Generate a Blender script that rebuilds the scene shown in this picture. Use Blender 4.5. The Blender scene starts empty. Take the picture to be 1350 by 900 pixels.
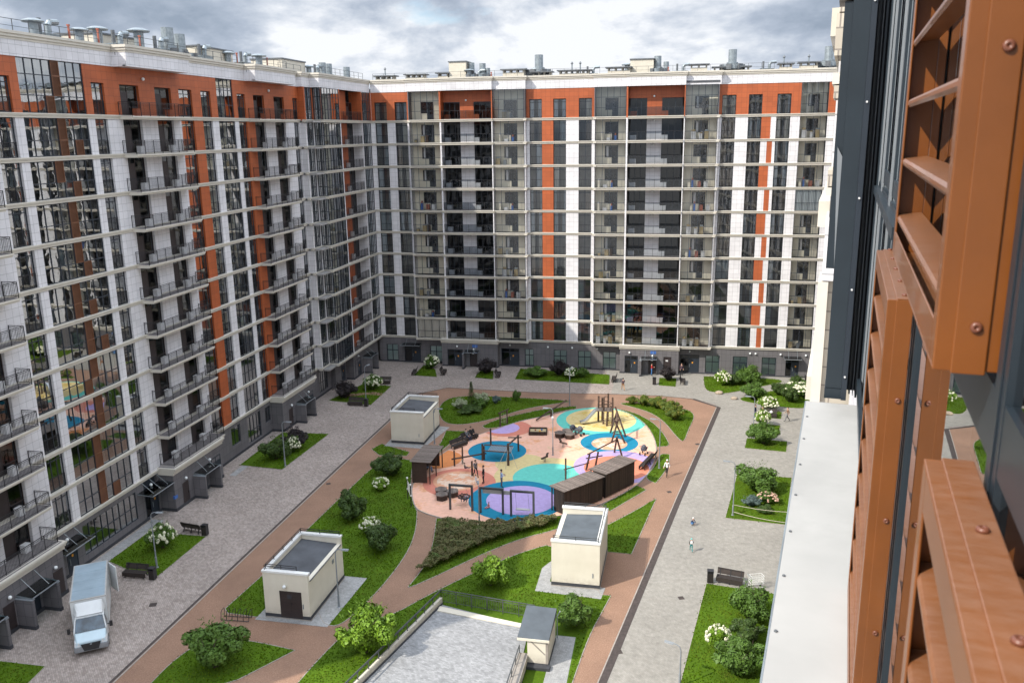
import bpy, math, random
from mathutils import Vector, Matrix, noise as mnoise
R = math.radians
rng = random.Random(7)
S = bpy.context.scene
COL = S.collection

# ------------------------------------------------------------------ camera, sky, sun, exposure
CAMP = Vector((44.98544, -115.06686, 32.19849))
YAW, PITCH, ROLL = -0.20487, 0.23859, -0.01447
FPX = 1133.112
cam_d = bpy.data.cameras.new('camera')
cam = bpy.data.objects.new('camera', cam_d); COL.objects.link(cam)
_cy, _sy, _cp, _sp = math.cos(YAW), math.sin(YAW), math.cos(PITCH), math.sin(PITCH)
_f = Vector((_sy*_cp, _cy*_cp, -_sp)); _r = Vector((_cy, -_sy, 0)); _u = _r.cross(_f)
_r2 = math.cos(ROLL)*_r + math.sin(ROLL)*_u; _u2 = -math.sin(ROLL)*_r + math.cos(ROLL)*_u
cam.matrix_world = Matrix(((_r2.x, _u2.x, -_f.x, CAMP.x), (_r2.y, _u2.y, -_f.y, CAMP.y), (_r2.z, _u2.z, -_f.z, CAMP.z), (0, 0, 0, 1)))
cam_d.sensor_fit = 'HORIZONTAL'; cam_d.sensor_width = 36.0; cam_d.lens = 36.0*FPX/1350
cam_d.clip_start = 0.05; cam_d.clip_end = 6000
cam_d.dof.use_dof = True; cam_d.dof.focus_distance = 70; cam_d.dof.aperture_fstop = 18
S.camera = cam

SUNDIR = Vector((0.835, 0.74, -1.0)).normalized()       # direction the light travels
ELEV = math.asin(-SUNDIR.z); AZ = math.atan2(-SUNDIR.x, -SUNDIR.y)   # compass bearing of the sun from +y
W = bpy.data.worlds.new('World'); S.world = W; W.use_nodes = True
def sky():
    nt = W.node_tree; N = nt.nodes; L = nt.links; N.clear()
    out = N.new('ShaderNodeOutputWorld'); bg = N.new('ShaderNodeBackground')
    bg.inputs['Strength'].default_value = 0.125
    st = N.new('ShaderNodeTexSky'); st.sky_type = 'NISHITA'; st.sun_disc = False
    st.sun_elevation = ELEV; st.sun_rotation = AZ; st.air_density = 1.0; st.dust_density = 0.8; st.ozone_density = 1.4
    tc = N.new('ShaderNodeTexCoord'); sep = N.new('ShaderNodeSeparateXYZ'); L.new(tc.outputs['Generated'], sep.inputs[0])
    def mt(op, a, b=None, clamp=False):
        n = N.new('ShaderNodeMath'); n.operation = op; n.use_clamp = clamp
        for i, q in enumerate((a, b)):
            if q is None: continue
            if isinstance(q, (int, float)): n.inputs[i].default_value = q
            else: L.new(q, n.inputs[i])
        return n.outputs[0]
    zz = mt('ADD', mt('MAXIMUM', sep.outputs[2], 0.0), 0.42)
    cx = N.new('ShaderNodeCombineXYZ'); L.new(mt('DIVIDE', sep.outputs[0], zz), cx.inputs[0]); L.new(mt('DIVIDE', sep.outputs[1], zz), cx.inputs[1])
    def nz(scale, det, rough, off, dist=0.0):
        mp = N.new('ShaderNodeMapping'); mp.inputs['Location'].default_value = off; L.new(cx.outputs[0], mp.inputs[0])
        n = N.new('ShaderNodeTexNoise'); n.inputs['Scale'].default_value = scale; n.inputs['Detail'].default_value = det
        n.inputs['Roughness'].default_value = rough; n.inputs['Distortion'].default_value = dist; L.new(mp.outputs[0], n.inputs['Vector']); return n.outputs[0]
    def ramp(src, pts):
        r = N.new('ShaderNodeValToRGB'); e = r.color_ramp.elements
        e[0].position, e[0].color = pts[0]; e[1].position, e[1].color = pts[-1]
        for p, c in pts[1:-1]:
            k = e.new(p); k.color = c
        L.new(src, r.inputs[0]); return r.outputs[0]
    cover = ramp(nz(1.6, 7, 0.55, (5.6, 2.9, 0), 0.2), [(0.30, (0, 0, 0, 1)), (0.37, (1, 1, 1, 1))])
    shade = nz(2.7, 10, 0.58, (8.3, 4.2, 0), 0.12)
    ccol = ramp(shade, [(0.36, (1.9, 2.3, 2.9, 1)), (0.45, (2.7, 3.1, 3.75, 1)), (0.51, (3.8, 4.15, 4.7, 1)), (0.58, (5.6, 5.75, 6.0, 1))])
    # clouds brightened towards the zenith, above the view, as added fill for shaded walls
    vm = N.new('ShaderNodeVectorMath'); vm.operation = 'SCALE'; L.new(ccol, vm.inputs[0]); L.new(mt('ADD', 1.0, mt('MULTIPLY', mt('MAXIMUM', mt('SUBTRACT', sep.outputs[2], .15), 0.0), 3.2)), vm.inputs['Scale']); ccol = vm.outputs[0]
    mx = N.new('ShaderNodeMix'); mx.data_type = 'RGBA'
    L.new(cover, mx.inputs['Factor']); L.new(st.outputs[0], mx.inputs['A']); L.new(ccol, mx.inputs['B'])
    L.new(mx.outputs['Result'], bg.inputs['Color']); L.new(bg.outputs[0], out.inputs[0])
sky()
sun_d = bpy.data.lights.new('sun', 'SUN'); sun_d.energy = 4.0; sun_d.angle = R(0.53); sun_d.color = (1.0, 0.93, 0.82)
sun = bpy.data.objects.new('sun', sun_d); COL.objects.link(sun)
sun.rotation_euler = SUNDIR.to_track_quat('-Z', 'Y').to_euler(); sun.location = (-60, -60, 90)
V = S.view_settings; V.view_transform = 'Standard'; V.look = 'None'; V.exposure = 0.47; V.gamma = 1.0; V.use_curve_mapping = False
cy = S.cycles
cy.max_bounces = 8; cy.diffuse_bounces = 3; cy.glossy_bounces = 3; cy.transmission_bounces = 4; cy.transparent_max_bounces = 10
cy.caustics_reflective = False; cy.caustics_refractive = False; cy.sample_clamp_indirect = 6
cy.use_denoising = True

# ------------------------------------------------------------------ materials (all procedural)
MATS = {}
class NT:
    def __init__(s, name):
        s.m = bpy.data.materials.new(name); s.m.use_nodes = True; s.t = s.m.node_tree; s.N = s.t.nodes; s.L = s.t.links
        s.b = s.N['Principled BSDF']; s.tc = s.N.new('ShaderNodeTexCoord'); MATS[name] = s.m
    def obj(s): return s.tc.outputs['Object']
    def noise(s, scale, det=4, rough=.55, vec=None, out=0):
        n = s.N.new('ShaderNodeTexNoise'); n.inputs['Scale'].default_value = scale; n.inputs['Detail'].default_value = det
        n.inputs['Roughness'].default_value = rough; s.L.new(vec or s.obj(), n.inputs['Vector']); return n.outputs[out]
    def ramp(s, src, pts):
        r = s.N.new('ShaderNodeValToRGB'); e = r.color_ramp.elements
        def c4(c): return (c, c, c, 1) if isinstance(c, (int, float)) else (*c[:3], 1)
        e[0].position, e[0].color = pts[0][0], c4(pts[0][1]); e[1].position, e[1].color = pts[-1][0], c4(pts[-1][1])
        for p, c in pts[1:-1]:
            k = e.new(p); k.color = c4(c)
        s.L.new(src, r.inputs[0]); return r.outputs[0]
    def mix(s, f, a, b, blend='MIX'):
        m = s.N.new('ShaderNodeMix'); m.data_type = 'RGBA'; m.blend_type = blend
        for k, q in (('Factor', f), ('A', a), ('B', b)):
            i = m.inputs[k] if k == 'Factor' else [x for x in m.inputs if x.name == k and x.type == 'RGBA'][0]
            if isinstance(q, (int, float)): i.default_value = q if k == 'Factor' else (q, q, q, 1)
            elif isinstance(q, tuple): i.default_value = (*q[:3], 1)
            else: s.L.new(q, i)
        return [o for o in m.outputs if o.type == 'RGBA'][0]
    def math(s, op, a, b=0.0, clamp=False):
        n = s.N.new('ShaderNodeMath'); n.operation = op; n.use_clamp = clamp
        for i, q in enumerate((a, b)):
            if isinstance(q, (int, float)): n.inputs[i].default_value = q
            else: s.L.new(q, n.inputs[i])
        return n.outputs[0]
    def rnd(s):
        return s.N.new('ShaderNodeObjectInfo').outputs['Random']
    def bump(s, h, strength=.3, dist=.02):
        n = s.N.new('ShaderNodeBump'); n.inputs['Strength'].default_value = strength; n.inputs['Distance'].default_value = dist
        s.L.new(h, n.inputs['Height']); s.L.new(n.outputs[0], s.b.inputs['Normal'])
    def base(s, c):
        if isinstance(c, tuple): s.b.inputs['Base Color'].default_value = (*c[:3], 1)
        else: s.L.new(c, s.b.inputs['Base Color'])
    def fin(s, rough=.7, metal=0.0, spec=.5, coat=0.0):
        if isinstance(rough, (int, float)): s.b.inputs['Roughness'].default_value = rough
        else: s.L.new(rough, s.b.inputs['Roughness'])
        s.b.inputs['Metallic'].default_value = metal; s.b.inputs['Specular IOR Level'].default_value = spec
        s.b.inputs['Coat Weight'].default_value = coat
        return s.m
    def wallvec(s):          # object x/y along a wall, z up, whichever way the wall faces
        g = s.N.new('ShaderNodeNewGeometry'); vt = s.N.new('ShaderNodeVectorTransform'); vt.vector_type = 'NORMAL'; vt.convert_from = 'WORLD'; vt.convert_to = 'OBJECT'
        s.L.new(g.outputs['Normal'], vt.inputs[0]); sn = s.N.new('ShaderNodeSeparateXYZ'); s.L.new(vt.outputs[0], sn.inputs[0])
        so = s.N.new('ShaderNodeSeparateXYZ'); s.L.new(s.obj(), so.inputs[0])
        k = s.math('GREATER_THAN', s.math('ABSOLUTE', sn.outputs[0]), .7)
        h = s.math('ADD', s.math('MULTIPLY', so.outputs[0], s.math('SUBTRACT', 1.0, k)), s.math('MULTIPLY', so.outputs[1], k))
        c = s.N.new('ShaderNodeCombineXYZ'); s.L.new(h, c.inputs[0]); s.L.new(so.outputs[2], c.inputs[1]); return c.outputs[0]

def plain(name, col, rough=.6, var=.18, scale=2.0, metal=0.0, spec=.5, coat=0.0, bump=0.0, bscale=40, dirt=0.0):
    n = NT(name); f = n.noise(scale, 5)
    lo = tuple(c*(1-var) for c in col); hi = tuple(min(1, c*(1+var)) for c in col)
    c = n.ramp(f, [(.3, lo), (.7, hi)])
    if dirt:
        c = n.mix(n.ramp(n.noise(scale*.37, 6, .65), [(.52, 0.0), (.75, dirt)]), c, tuple(x*.45 for x in col))
    n.base(c)
    if bump: n.bump(n.noise(bscale, 3), bump, .01)
    return n.fin(rough, metal, spec, coat)

def tiles(name, col, tw, th, joint, jw=.012, rough=.5, var=.06, dirt=.25, off=0.0):
    n = NT(name); v = n.wallvec()
    b = n.N.new('ShaderNodeTexBrick'); n.L.new(v, b.inputs['Vector']); b.offset = off; b.squash = 1
    b.inputs['Scale'].default_value = 1.0; b.inputs['Mortar Size'].default_value = jw; b.inputs['Brick Width'].default_value = tw
    b.inputs['Row Height'].default_value = th; b.inputs['Mortar Smooth'].default_value = .1; b.inputs['Bias'].default_value = 0
    b.inputs['Color1'].default_value = (*[c*(1-var) for c in col], 1); b.inputs['Color2'].default_value = (*[c*(1+var*.5) for c in col], 1)
    b.inputs['Mortar'].default_value = (*joint, 1)
    st = n.ramp(n.noise(.35, 6, .65), [(.45, 1.0), (.8, 1-dirt)])
    n.base(n.mix(1.0, b.outputs['Color'], st, 'MULTIPLY'))
    n.bump(n.math('SUBTRACT', 1.0, b.outputs['Fac']), .4, .01)
    return n.fin(rough)

tiles('white_tile', (.69, .68, .70), .62, .60, (.36, .36, .37), .012)
tiles('orange_tile', (.40, .097, .030), .62, .60, (.2, .045, .015), .012, rough=.5, var=.09)
tiles('grey_tile', (.145, .138, .146), .6, .95, (.045, .045, .05), .012, rough=.55, var=.10)
tiles('near_stone', (.50, .45, .37), .45, .3, (.25, .22, .19), .012, rough=.8, var=.16, off=.5)
plain('cream', (.57, .535, .465), .6, .05, 1.5, dirt=.22)
plain('cream_inner', (.82, .76, .62), .7, .05, 1.0)
plain('navy_metal', (.022, .03, .042), .38, .12, 3)
plain('near_navy', (.019, .028, .037), .36, .10, 6, dirt=.3)
plain('black_metal', (.02, .02, .023), .42, .2, 6)
plain('rail_grey', (.06, .065, .07), .4, .15, 4)
plain('galv', (.30, .34, .36), .42, .22, 5, metal=.6)
plain('galv_dark', (.14, .15, .16), .5, .25, 5, metal=.3)
plain('red_pipe', (.36, .11, .07), .6)
plain('inner_glass', (.012, .015, .018), .12, .3, 2)
plain('interior', (.21, .20, .19), .9, .3, .6)
plain('slab_grey', (.30, .29, .28), .85, .15, 2)
plain('balcony_floor', (.20, .185, .185), .85, .2, 3)
plain('ac_white', (.66, .66, .67), .5, .05, 3)
plain('roof_membrane', (.075, .08, .09), .85, .25, .7, bump=.3)
plain('roof_membrane_blue', (.085, .10, .115), .85, .2, .8, bump=.3)
plain('beige_tile', (.62, .57, .47), .7, .06, 2, dirt=.15)
def render_cream():
    n = NT('render_cream'); v = n.wallvec(); sp = n.N.new('ShaderNodeSeparateXYZ'); n.L.new(v, sp.inputs[0])
    mp = n.N.new('ShaderNodeMapping'); mp.inputs['Scale'].default_value = (5, .35, 1); n.L.new(v, mp.inputs[0])
    c = n.ramp(n.noise(.8, 5), [(.3, (.63, .585, .485)), (.7, (.70, .655, .555))])
    c = n.mix(n.ramp(n.noise(1.2, 5, .7, mp.outputs[0]), [(.55, 0.0), (.85, .4)]), c, (.56, .51, .42))
    splash = n.math('MULTIPLY', n.ramp(sp.outputs[1], [(.3, 1.0), (.95, 0.0)]), n.ramp(n.noise(3, 5, .7), [(.35, .1), (.7, .8)]))
    c = n.mix(splash, c, (.36, .32, .26)); n.base(c); n.bump(n.noise(60, 3), .15, .01); n.fin(.85)
render_cream()
plain('plinth_dark', (.04, .042, .05), .7, .2, 3)
plain('door_brown', (.035, .026, .026), .5, .15, 4)
plain('lamp_grey', (.22, .24, .26), .45, .1, 4)
plain('lamp_glass', (.75, .78, .78), .25, .04, 4)
plain('white_paint', (.74, .74, .72), .45, .05, 3, dirt=.15)
plain('kerb', (.30, .27, .24), .85, .18, 3)
plain('drain', (.055, .042, .038), .8, .3, 4)
plain('rock', (.36, .29, .22), .9, .25, 3, bump=.5, bscale=8)
plain('tyre', (.018, .018, .018), .8, .2, 9)
plain('truck_white', (.62, .645, .65), .32, .06, 1.2, coat=.3, dirt=.28)
plain('truck_blue', (.43, .55, .61), .28, .05, 1.5, coat=.4, dirt=.15)
plain('truck_roof', (.28, .36, .42), .5, .14, .9, dirt=.35)
plain('truck_grey', (.20, .205, .215), .5, .1, 3)
plain('dark_plastic', (.015, .015, .017), .45, .2, 6)
plain('headlight', (.55, .57, .58), .12, .1, 9)
plain('orange_mark', (.75, .32, .02), .5, .05, 3)
plain('blue_sign', (.05, .14, .42), .5, .06, 6)
plain('skin', (.55, .33, .24), .6, .06, 9)
plain('hair_dark', (.03, .022, .016), .7, .2, 20)
plain('flower_white', (.74, .74, .56), .7, .12, 6)
plain('flower_pink', (.70, .46, .36), .7, .14, 6)
plain('sand', (.42, .33, .19), .95, .15, 6)
plain('rope', (.5, .45, .36), .9, .1, 9)
plain('steel_slide', (.55, .56, .58), .3, .08, 4, metal=.8)
plain('cornice_top', (.41, .405, .39), .6, .07, 4.5, dirt=.30)
plain('board_grey', (.42, .41, .40), .7, .08, 5)

def wood(name, col, plank, axis=0, rough=.75, var=.35):
    n = NT(name)
    sp = n.N.new('ShaderNodeSeparateXYZ'); n.L.new(n.obj(), sp.inputs[0])
    c = n.math('DIVIDE', sp.outputs[axis], plank); fl = n.math('FLOOR', c); fr = n.math('FRACT', c)
    wn = n.N.new('ShaderNodeTexWhiteNoise'); wn.noise_dimensions = '1D'; n.L.new(fl, wn.inputs['W'])
    a = n.ramp(wn.outputs['Value'], [(0, tuple(x*(1-var) for x in col)), (1, tuple(x*(1+var) for x in col))])
    a = n.mix(1.0, a, n.ramp(n.noise(5, 6, .7), [(.3, .7), (.7, 1.15)]), 'MULTIPLY')
    gap = n.math('LESS_THAN', fr, .07)
    n.base(n.mix(gap, a, (.01, .008, .007))); n.bump(n.math('SUBTRACT', 1.0, gap), .5, .01); return n.fin(rough)
wood('roof_planks', (.17, .135, .115), .14, 0)
wood('dark_planks', (.050, .030, .022), .16, 0)
wood('log', (.085, .050, .036), .4, 2)
wood('bench_slats', (.040, .030, .026), .085, 1)

def glass(name, tint, refl=.10, mul=1.0, rough=.0):
    m = bpy.data.materials.new(name); m.use_nodes = True; t = m.node_tree; N, L = t.nodes, t.links; N.clear(); MATS[name] = m
    o = N.new('ShaderNodeOutputMaterial'); tr = N.new('ShaderNodeBsdfTransparent'); tr.inputs[0].default_value = (*tint, 1)
    gl = N.new('ShaderNodeBsdfGlossy'); gl.inputs['Roughness'].default_value = rough; gl.inputs[0].default_value = (.92, .95, .97, 1)
    fr = N.new('ShaderNodeFresnel'); fr.inputs[0].default_value = 1.52
    a = N.new('ShaderNodeMath'); a.operation = 'MULTIPLY_ADD'; a.use_clamp = True; L.new(fr.outputs[0], a.inputs[0]); a.inputs[1].default_value = mul; a.inputs[2].default_value = refl
    # hand-set panes are never quite flat: a slow ripple bends the reflection
    tc = N.new('ShaderNodeTexCoord'); oi = N.new('ShaderNodeObjectInfo'); ad = N.new('ShaderNodeVectorMath'); ad.operation = 'ADD'
    L.new(tc.outputs['Object'], ad.inputs[0]); L.new(oi.outputs['Location'], ad.inputs[1])
    nz = N.new('ShaderNodeTexNoise'); nz.inputs['Scale'].default_value = 1.3; nz.inputs['Detail'].default_value = 1; L.new(ad.outputs[0], nz.inputs['Vector'])
    bp = N.new('ShaderNodeBump'); bp.inputs['Strength'].default_value = .035; bp.inputs['Distance'].default_value = .05; L.new(nz.outputs[0], bp.inputs['Height']); L.new(bp.outputs[0], gl.inputs['Normal'])
    mx = N.new('ShaderNodeMixShader'); L.new(a.outputs[0], mx.inputs[0]); L.new(tr.outputs[0], mx.inputs[1]); L.new(gl.outputs[0], mx.inputs[2]); L.new(mx.outputs[0], o.inputs[0])
glass('window_glass', (.60, .63, .65), .34, 1.5)
glass('back_glass', (.84, .88, .90), .05, 1.0)
glass('loggia_glass', (.97, .98, .98), .012, .7)
glass('clear_glass', (.80, .84, .83), .03, 1.0)
glass('rail_glass', (.42, .45, .48), .02, .8)
glass('canopy_glass', (.55, .66, .66), .05, 1.2)
glass('dark_glass', (.18, .20, .23), .02, .8)
glass('near_glass', (.25, .30, .33), .10, 1.3)
glass('screen_glass', (.25, .33, .4), .25, 1.5)

def curtain_mat():
    n = NT('curtain'); c = n.ramp(n.rnd(), [(0, (.62, .66, .70)), (.35, (.42, .47, .50)), (.6, (.66, .62, .55)), (.8, (.36, .30, .25)), (1, (.55, .60, .58))])
    n.N[-1].color_ramp.interpolation = 'CONSTANT' if hasattr(n.N[-1], 'color_ramp') else None
    n.base(c); n.fin(.9)
    n2 = NT('office_blind'); n2.base((.66, .78, .72)); n2.fin(.8)
try: curtain_mat()
except Exception: pass
if 'office_blind' not in MATS:
    n2 = NT('office_blind'); n2.base((.66, .78, .72)); n2.fin(.8)

def near_brown(name, col, dust):
    n = NT(name); g = n.N.new('ShaderNodeNewGeometry'); sn = n.N.new('ShaderNodeSeparateXYZ'); n.L.new(g.outputs['Normal'], sn.inputs[0])
    mp = n.N.new('ShaderNodeMapping'); mp.inputs['Scale'].default_value = (4, 14, 14); n.L.new(n.obj(), mp.inputs[0])
    c = n.ramp(n.noise(6, 5, .6), [(.3, tuple(x*.82 for x in col)), (.7, tuple(x*1.12 for x in col))])
    streak = n.ramp(n.noise(7, 6, .75, mp.outputs[0]), [(.3, 0.1), (.85, 1.0)])
    up = n.math('MULTIPLY', n.math('GREATER_THAN', sn.outputs[2], .5), n.math('MULTIPLY', streak, dust))
    c = n.mix(up, c, (.60, .46, .38))
    n.base(c); n.bump(n.noise(400, 2), .06, .002); return n.fin(.36, 0, .5, .12)
near_brown('louvre_brown', (.185, .058, .010), .20)
plain('louvre_far', (.15, .062, .030), .5, .12, 3)
plain('louvre_edge', (.62, .40, .28), .5, .12, 30)
plain('rivet', (.16, .055, .03), .35, .1, 20)

def pavers(name, c1, c2, joint, sx, sy, rot, patch):
    n = NT(name); mp = n.N.new('ShaderNodeMapping'); mp.inputs['Rotation'].default_value = (0, 0, rot); n.L.new(n.obj(), mp.inputs[0])
    b = n.N.new('ShaderNodeTexBrick'); n.L.new(mp.outputs[0], b.inputs['Vector']); b.inputs['Scale'].default_value = 1
    b.inputs['Brick Width'].default_value = sx; b.inputs['Row Height'].default_value = sy; b.inputs['Mortar Size'].default_value = .006
    b.inputs['Color1'].default_value = (*c1, 1); b.inputs['Color2'].default_value = (*c2, 1); b.inputs['Mortar'].default_value = (*joint, 1)
    b.inputs['Bias'].default_value = .15
    a = n.ramp(n.noise(.22, 8, .62), [(.3, 1-patch), (.72, 1+patch*.6)])
    c = n.mix(1.0, b.outputs['Color'], a, 'MULTIPLY')
    c = n.mix(1.0, c, n.ramp(n.noise(2.2, 5, .7), [(.3, .76), (.7, 1.12)]), 'MULTIPLY')
    # trodden dust and old stains
    c = n.mix(n.ramp(n.noise(.9, 7, .7), [(.58, 0.0), (.8, .5)]), c, tuple(x*.55 for x in c1))
    n.base(c); n.bump(b.outputs['Fac'], .25, -.01); return n.fin(.85)
pavers('paving', (.26, .212, .185), (.40, .34, .305), (.18, .155, .135), .24, .12, R(45), .17)
pavers('road_paving', (.265, .247, .215), (.31, .292, .258), (.22, .21, .2), .24, .12, R(52), .13)
pavers('ramp_paving', (.21, .213, .216), (.33, .333, .337), (.22, .22, .23), .22, .11, R(20), .14)
pavers('cobble', (.30, .30, .295), (.37, .37, .365), (.20, .20, .20), .12, .12, R(8), .15)
def gravel():
    n = NT('red_gravel'); a = n.ramp(n.noise(14, 4, .8), [(.25, (.165, .094, .064)), (.5, (.255, .148, .098)), (.75, (.37, .25, .18))])
    c = n.mix(1.0, a, n.ramp(n.noise(.25, 6, .6), [(.3, .82), (.7, 1.12)]), 'MULTIPLY')
    c = n.mix(n.ramp(n.noise(1.1, 6, .75), [(.62, 0.0), (.85, .45)]), c, (.12, .10, .09))
    n.base(c); n.bump(n.noise(30, 3, .8), .5, .02); n.fin(.95)
gravel()
def lawn():
    n = NT('lawn'); a = n.ramp(n.noise(7, 5, .75), [(.25, (.036, .074, .003)), (.55, (.064, .122, .004)), (.8, (.098, .158, .008))])
    c = n.mix(1.0, a, n.ramp(n.noise(.35, 6, .6), [(.3, .72), (.7, 1.2)]), 'MULTIPLY')
    c = n.mix(n.ramp(n.noise(.8, 5, .7), [(.60, 0.0), (.82, .5)]), c, (.10, .11, .02))
    n.base(c); n.bump(n.noise(18, 4, .8), .3, .03); n.fin(.95, spec=.2)
    n = NT('grass_blade'); a = n.ramp(n.noise(1.6, 5, .7), [(.25, (.048, .095, .002)), (.55, (.078, .148, .003)), (.8, (.118, .185, .005))])
    c = n.mix(1.0, a, n.ramp(n.noise(.2, 5, .6), [(.3, .72), (.7, 1.22)]), 'MULTIPLY')
    c = n.mix(n.ramp(n.noise(.45, 7, .72), [(.47, 0.0), (.66, .65)]), c, (.15, .155, .03))
    c = n.mix(n.ramp(n.noise(.9, 6, .7), [(.60, 0.0), (.70, .7)]), c, (.115, .085, .035)); n.base(c)
    n.fin(.8, spec=.05)
lawn()
def leaf(name, c1, c2, c3, sc=1.4):
    n = NT(name); a = n.ramp(n.noise(sc, 5, .75), [(.28, c1), (.5, c2), (.72, c3)])
    n.base(a); n.b.inputs['Transmission Weight'].default_value = 0; n.fin(.55, spec=.3)
leaf('leaf_dark', (.020, .040, .010), (.042, .078, .013), (.08, .125, .022), 3)
leaf('leaf_mid', (.034, .072, .011), (.066, .128, .017), (.10, .175, .028), 3)
leaf('leaf_light', (.06, .125, .008), (.125, .225, .013), (.20, .31, .028), 3)
leaf('leaf_purple', (.012, .010, .012), (.026, .02, .022), (.045, .035, .03), 3)
leaf('leaf_hedge', (.050, .085, .02), (.115, .10, .036), (.075, .15, .026), .9)
leaf('leaf_yellow', (.045, .085, .010), (.085, .125, .014), (.26, .20, .02), 2.2)
leaf('leaf_blue', (.05, .09, .08), (.09, .13, .12), (.14, .19, .17), 3)
leaf('leaf_pale', (.20, .24, .12), (.32, .36, .22), (.45, .48, .33), 3)
plain('stem', (.06, .045, .03), .9, .2, 8)

# ------------------------------------------------------------------ mesh and object helpers
class MB:
    def __init__(s): s.v = []; s.f = []; s.m = []
    def quad(s, a, b, c, d, m=0):
        i = len(s.v); s.v += [tuple(a), tuple(b), tuple(c), tuple(d)]; s.f.append((i, i+1, i+2, i+3)); s.m.append(m); return s
    def tri(s, a, b, c, m=0):
        i = len(s.v); s.v += [tuple(a), tuple(b), tuple(c)]; s.f.append((i, i+1, i+2)); s.m.append(m)
    def box(s, x0, x1, y0, y1, z0, z1, m=0):
        return s.hexa([(x0, y0, z0), (x1, y0, z0), (x1, y1, z0), (x0, y1, z0), (x0, y0, z1), (x1, y0, z1), (x1, y1, z1), (x0, y1, z1)], m)
    def hexa(s, p, m=0):
        i = len(s.v); s.v += [tuple(q) for q in p]
        for f in ((3, 2, 1, 0), (4, 5, 6, 7), (0, 1, 5, 4), (1, 2, 6, 5), (2, 3, 7, 6), (3, 0, 4, 7)):
            s.f.append(tuple(i+k for k in f)); s.m.append(m)
        return s
    def bar(s, a, b, w, h, m=0, up=(0, 0, 1)):            # square bar from a to b
        a, b = Vector(a), Vector(b); d = (b-a).normalized(); u = Vector(up)
        if abs(d.dot(u)) > .98: u = Vector((0, 1, 0))
        x = d.cross(u).normalized(); z = x.cross(d); x *= w/2; z *= h/2
        return s.hexa([a-x-z, a+x-z, b+x-z, b-x-z, a-x+z, a+x+z, b+x+z, b-x+z], m)
    def tube(s, a, b, r0, r1=None, n=8, m=0, cap=True):
        r1 = r0 if r1 is None else r1; a, b = Vector(a), Vector(b); d = (b-a).normalized(); u = Vector((0, 0, 1)) if abs(d.z) < .95 else Vector((1, 0, 0))
        x = d.cross(u).normalized(); y = d.cross(x); i = len(s.v)
        for c, r in ((a, r0), (b, r1)):
            for k in range(n):
                t = 2*math.pi*k/n; s.v.append(tuple(c+x*(r*math.cos(t))+y*(r*math.sin(t))))
        for k in range(n):
            k2 = (k+1) % n; s.f.append((i+k, i+k2, i+n+k2, i+n+k)); s.m.append(m)
        if cap:
            s.f.append(tuple(i+k for k in reversed(range(n)))); s.m.append(m); s.f.append(tuple(i+n+k for k in range(n))); s.m.append(m)
        return s
    def path(s, pts, r, n=8, m=0):
        for a, b in zip(pts[:-1], pts[1:]): s.tube(a, b, r, r, n, m)
        return s
    def lathe(s, c, prof, n=12, m=0):                     # prof: (radius, z)
        c = Vector(c); i = len(s.v)
        for r, z in prof:
            for k in range(n):
                t = 2*math.pi*k/n; s.v.append((c.x+r*math.cos(t), c.y+r*math.sin(t), c.z+z))
        for j in range(len(prof)-1):
            for k in range(n):
                k2 = (k+1) % n; s.f.append((i+j*n+k, i+j*n+k2, i+(j+1)*n+k2, i+(j+1)*n+k)); s.m.append(m)
        s.f.append(tuple(i+k for k in reversed(range(n)))); s.m.append(m)
        s.f.append(tuple(i+(len(prof)-1)*n+k for k in range(n))); s.m.append(m); return s
    def prism(s, poly, z0, z1, m=0):                      # plan polygon, counter-clockwise
        i = len(s.v); n = len(poly); s.v += [(p[0], p[1], z0) for p in poly]+[(p[0], p[1], z1) for p in poly]
        s.f.append(tuple(i+k for k in reversed(range(n)))); s.m.append(m); s.f.append(tuple(i+n+k for k in range(n))); s.m.append(m)
        for k in range(n):
            k2 = (k+1) % n; s.f.append((i+k, i+k2, i+n+k2, i+n+k)); s.m.append(m)
        return s
    def profx(s, x0, x1, prof, m=0):                      # closed profile in (y,z), extruded along x
        i = len(s.v); n = len(prof); s.v += [(x0, y, z) for y, z in prof]+[(x1, y, z) for y, z in prof]
        s.f.append(tuple(i+k for k in range(n))); s.m.append(m); s.f.append(tuple(i+n+k for k in reversed(range(n)))); s.m.append(m)
        for k in range(n):
            k2 = (k+1) % n; s.f.append((i+k2, i+k, i+n+k, i+n+k2)); s.m.append(m)
        return s
    def ball(s, c, rx, ry=None, rz=None, n=8, m=0):
        ry = ry or rx; rz = rz or rx; k = max(4, n//2+1)
        prof = [(max(.001, math.sin(math.pi*j/k)), -math.cos(math.pi*j/k)) for j in range(k+1)]
        i0 = len(s.v); s.lathe((0, 0, 0), prof, n, m)
        for q in range(i0, len(s.v)):
            x, y, z = s.v[q]; s.v[q] = (c[0]+x*rx, c[1]+y*ry, c[2]+z*rz)
        return s
    def join(s, o, mat=None, m=None):
        i = len(s.v); s.v += [tuple(mat @ Vector(p)) if mat else p for p in o.v]; s.f += [tuple(i+k for k in f) for f in o.f]; s.m += [m if m is not None else q for q in o.m]; return s
    def mesh(s, name, mats, smooth=False):
        me = bpy.data.meshes.new(name); me.from_pydata(s.v, [], s.f)
        for q in (mats if isinstance(mats, (list, tuple)) else [mats]): me.materials.append(MATS[q])
        me.polygons.foreach_set('material_index', s.m)
        if smooth: me.polygons.foreach_set('use_smooth', [True]*len(s.f))
        me.update(); return me
    def build(s, name, mats, parent=None, loc=(0, 0, 0), rz=0, smooth=False):
        return put(name, s.mesh(name, mats, smooth), parent, loc, rz)

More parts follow.
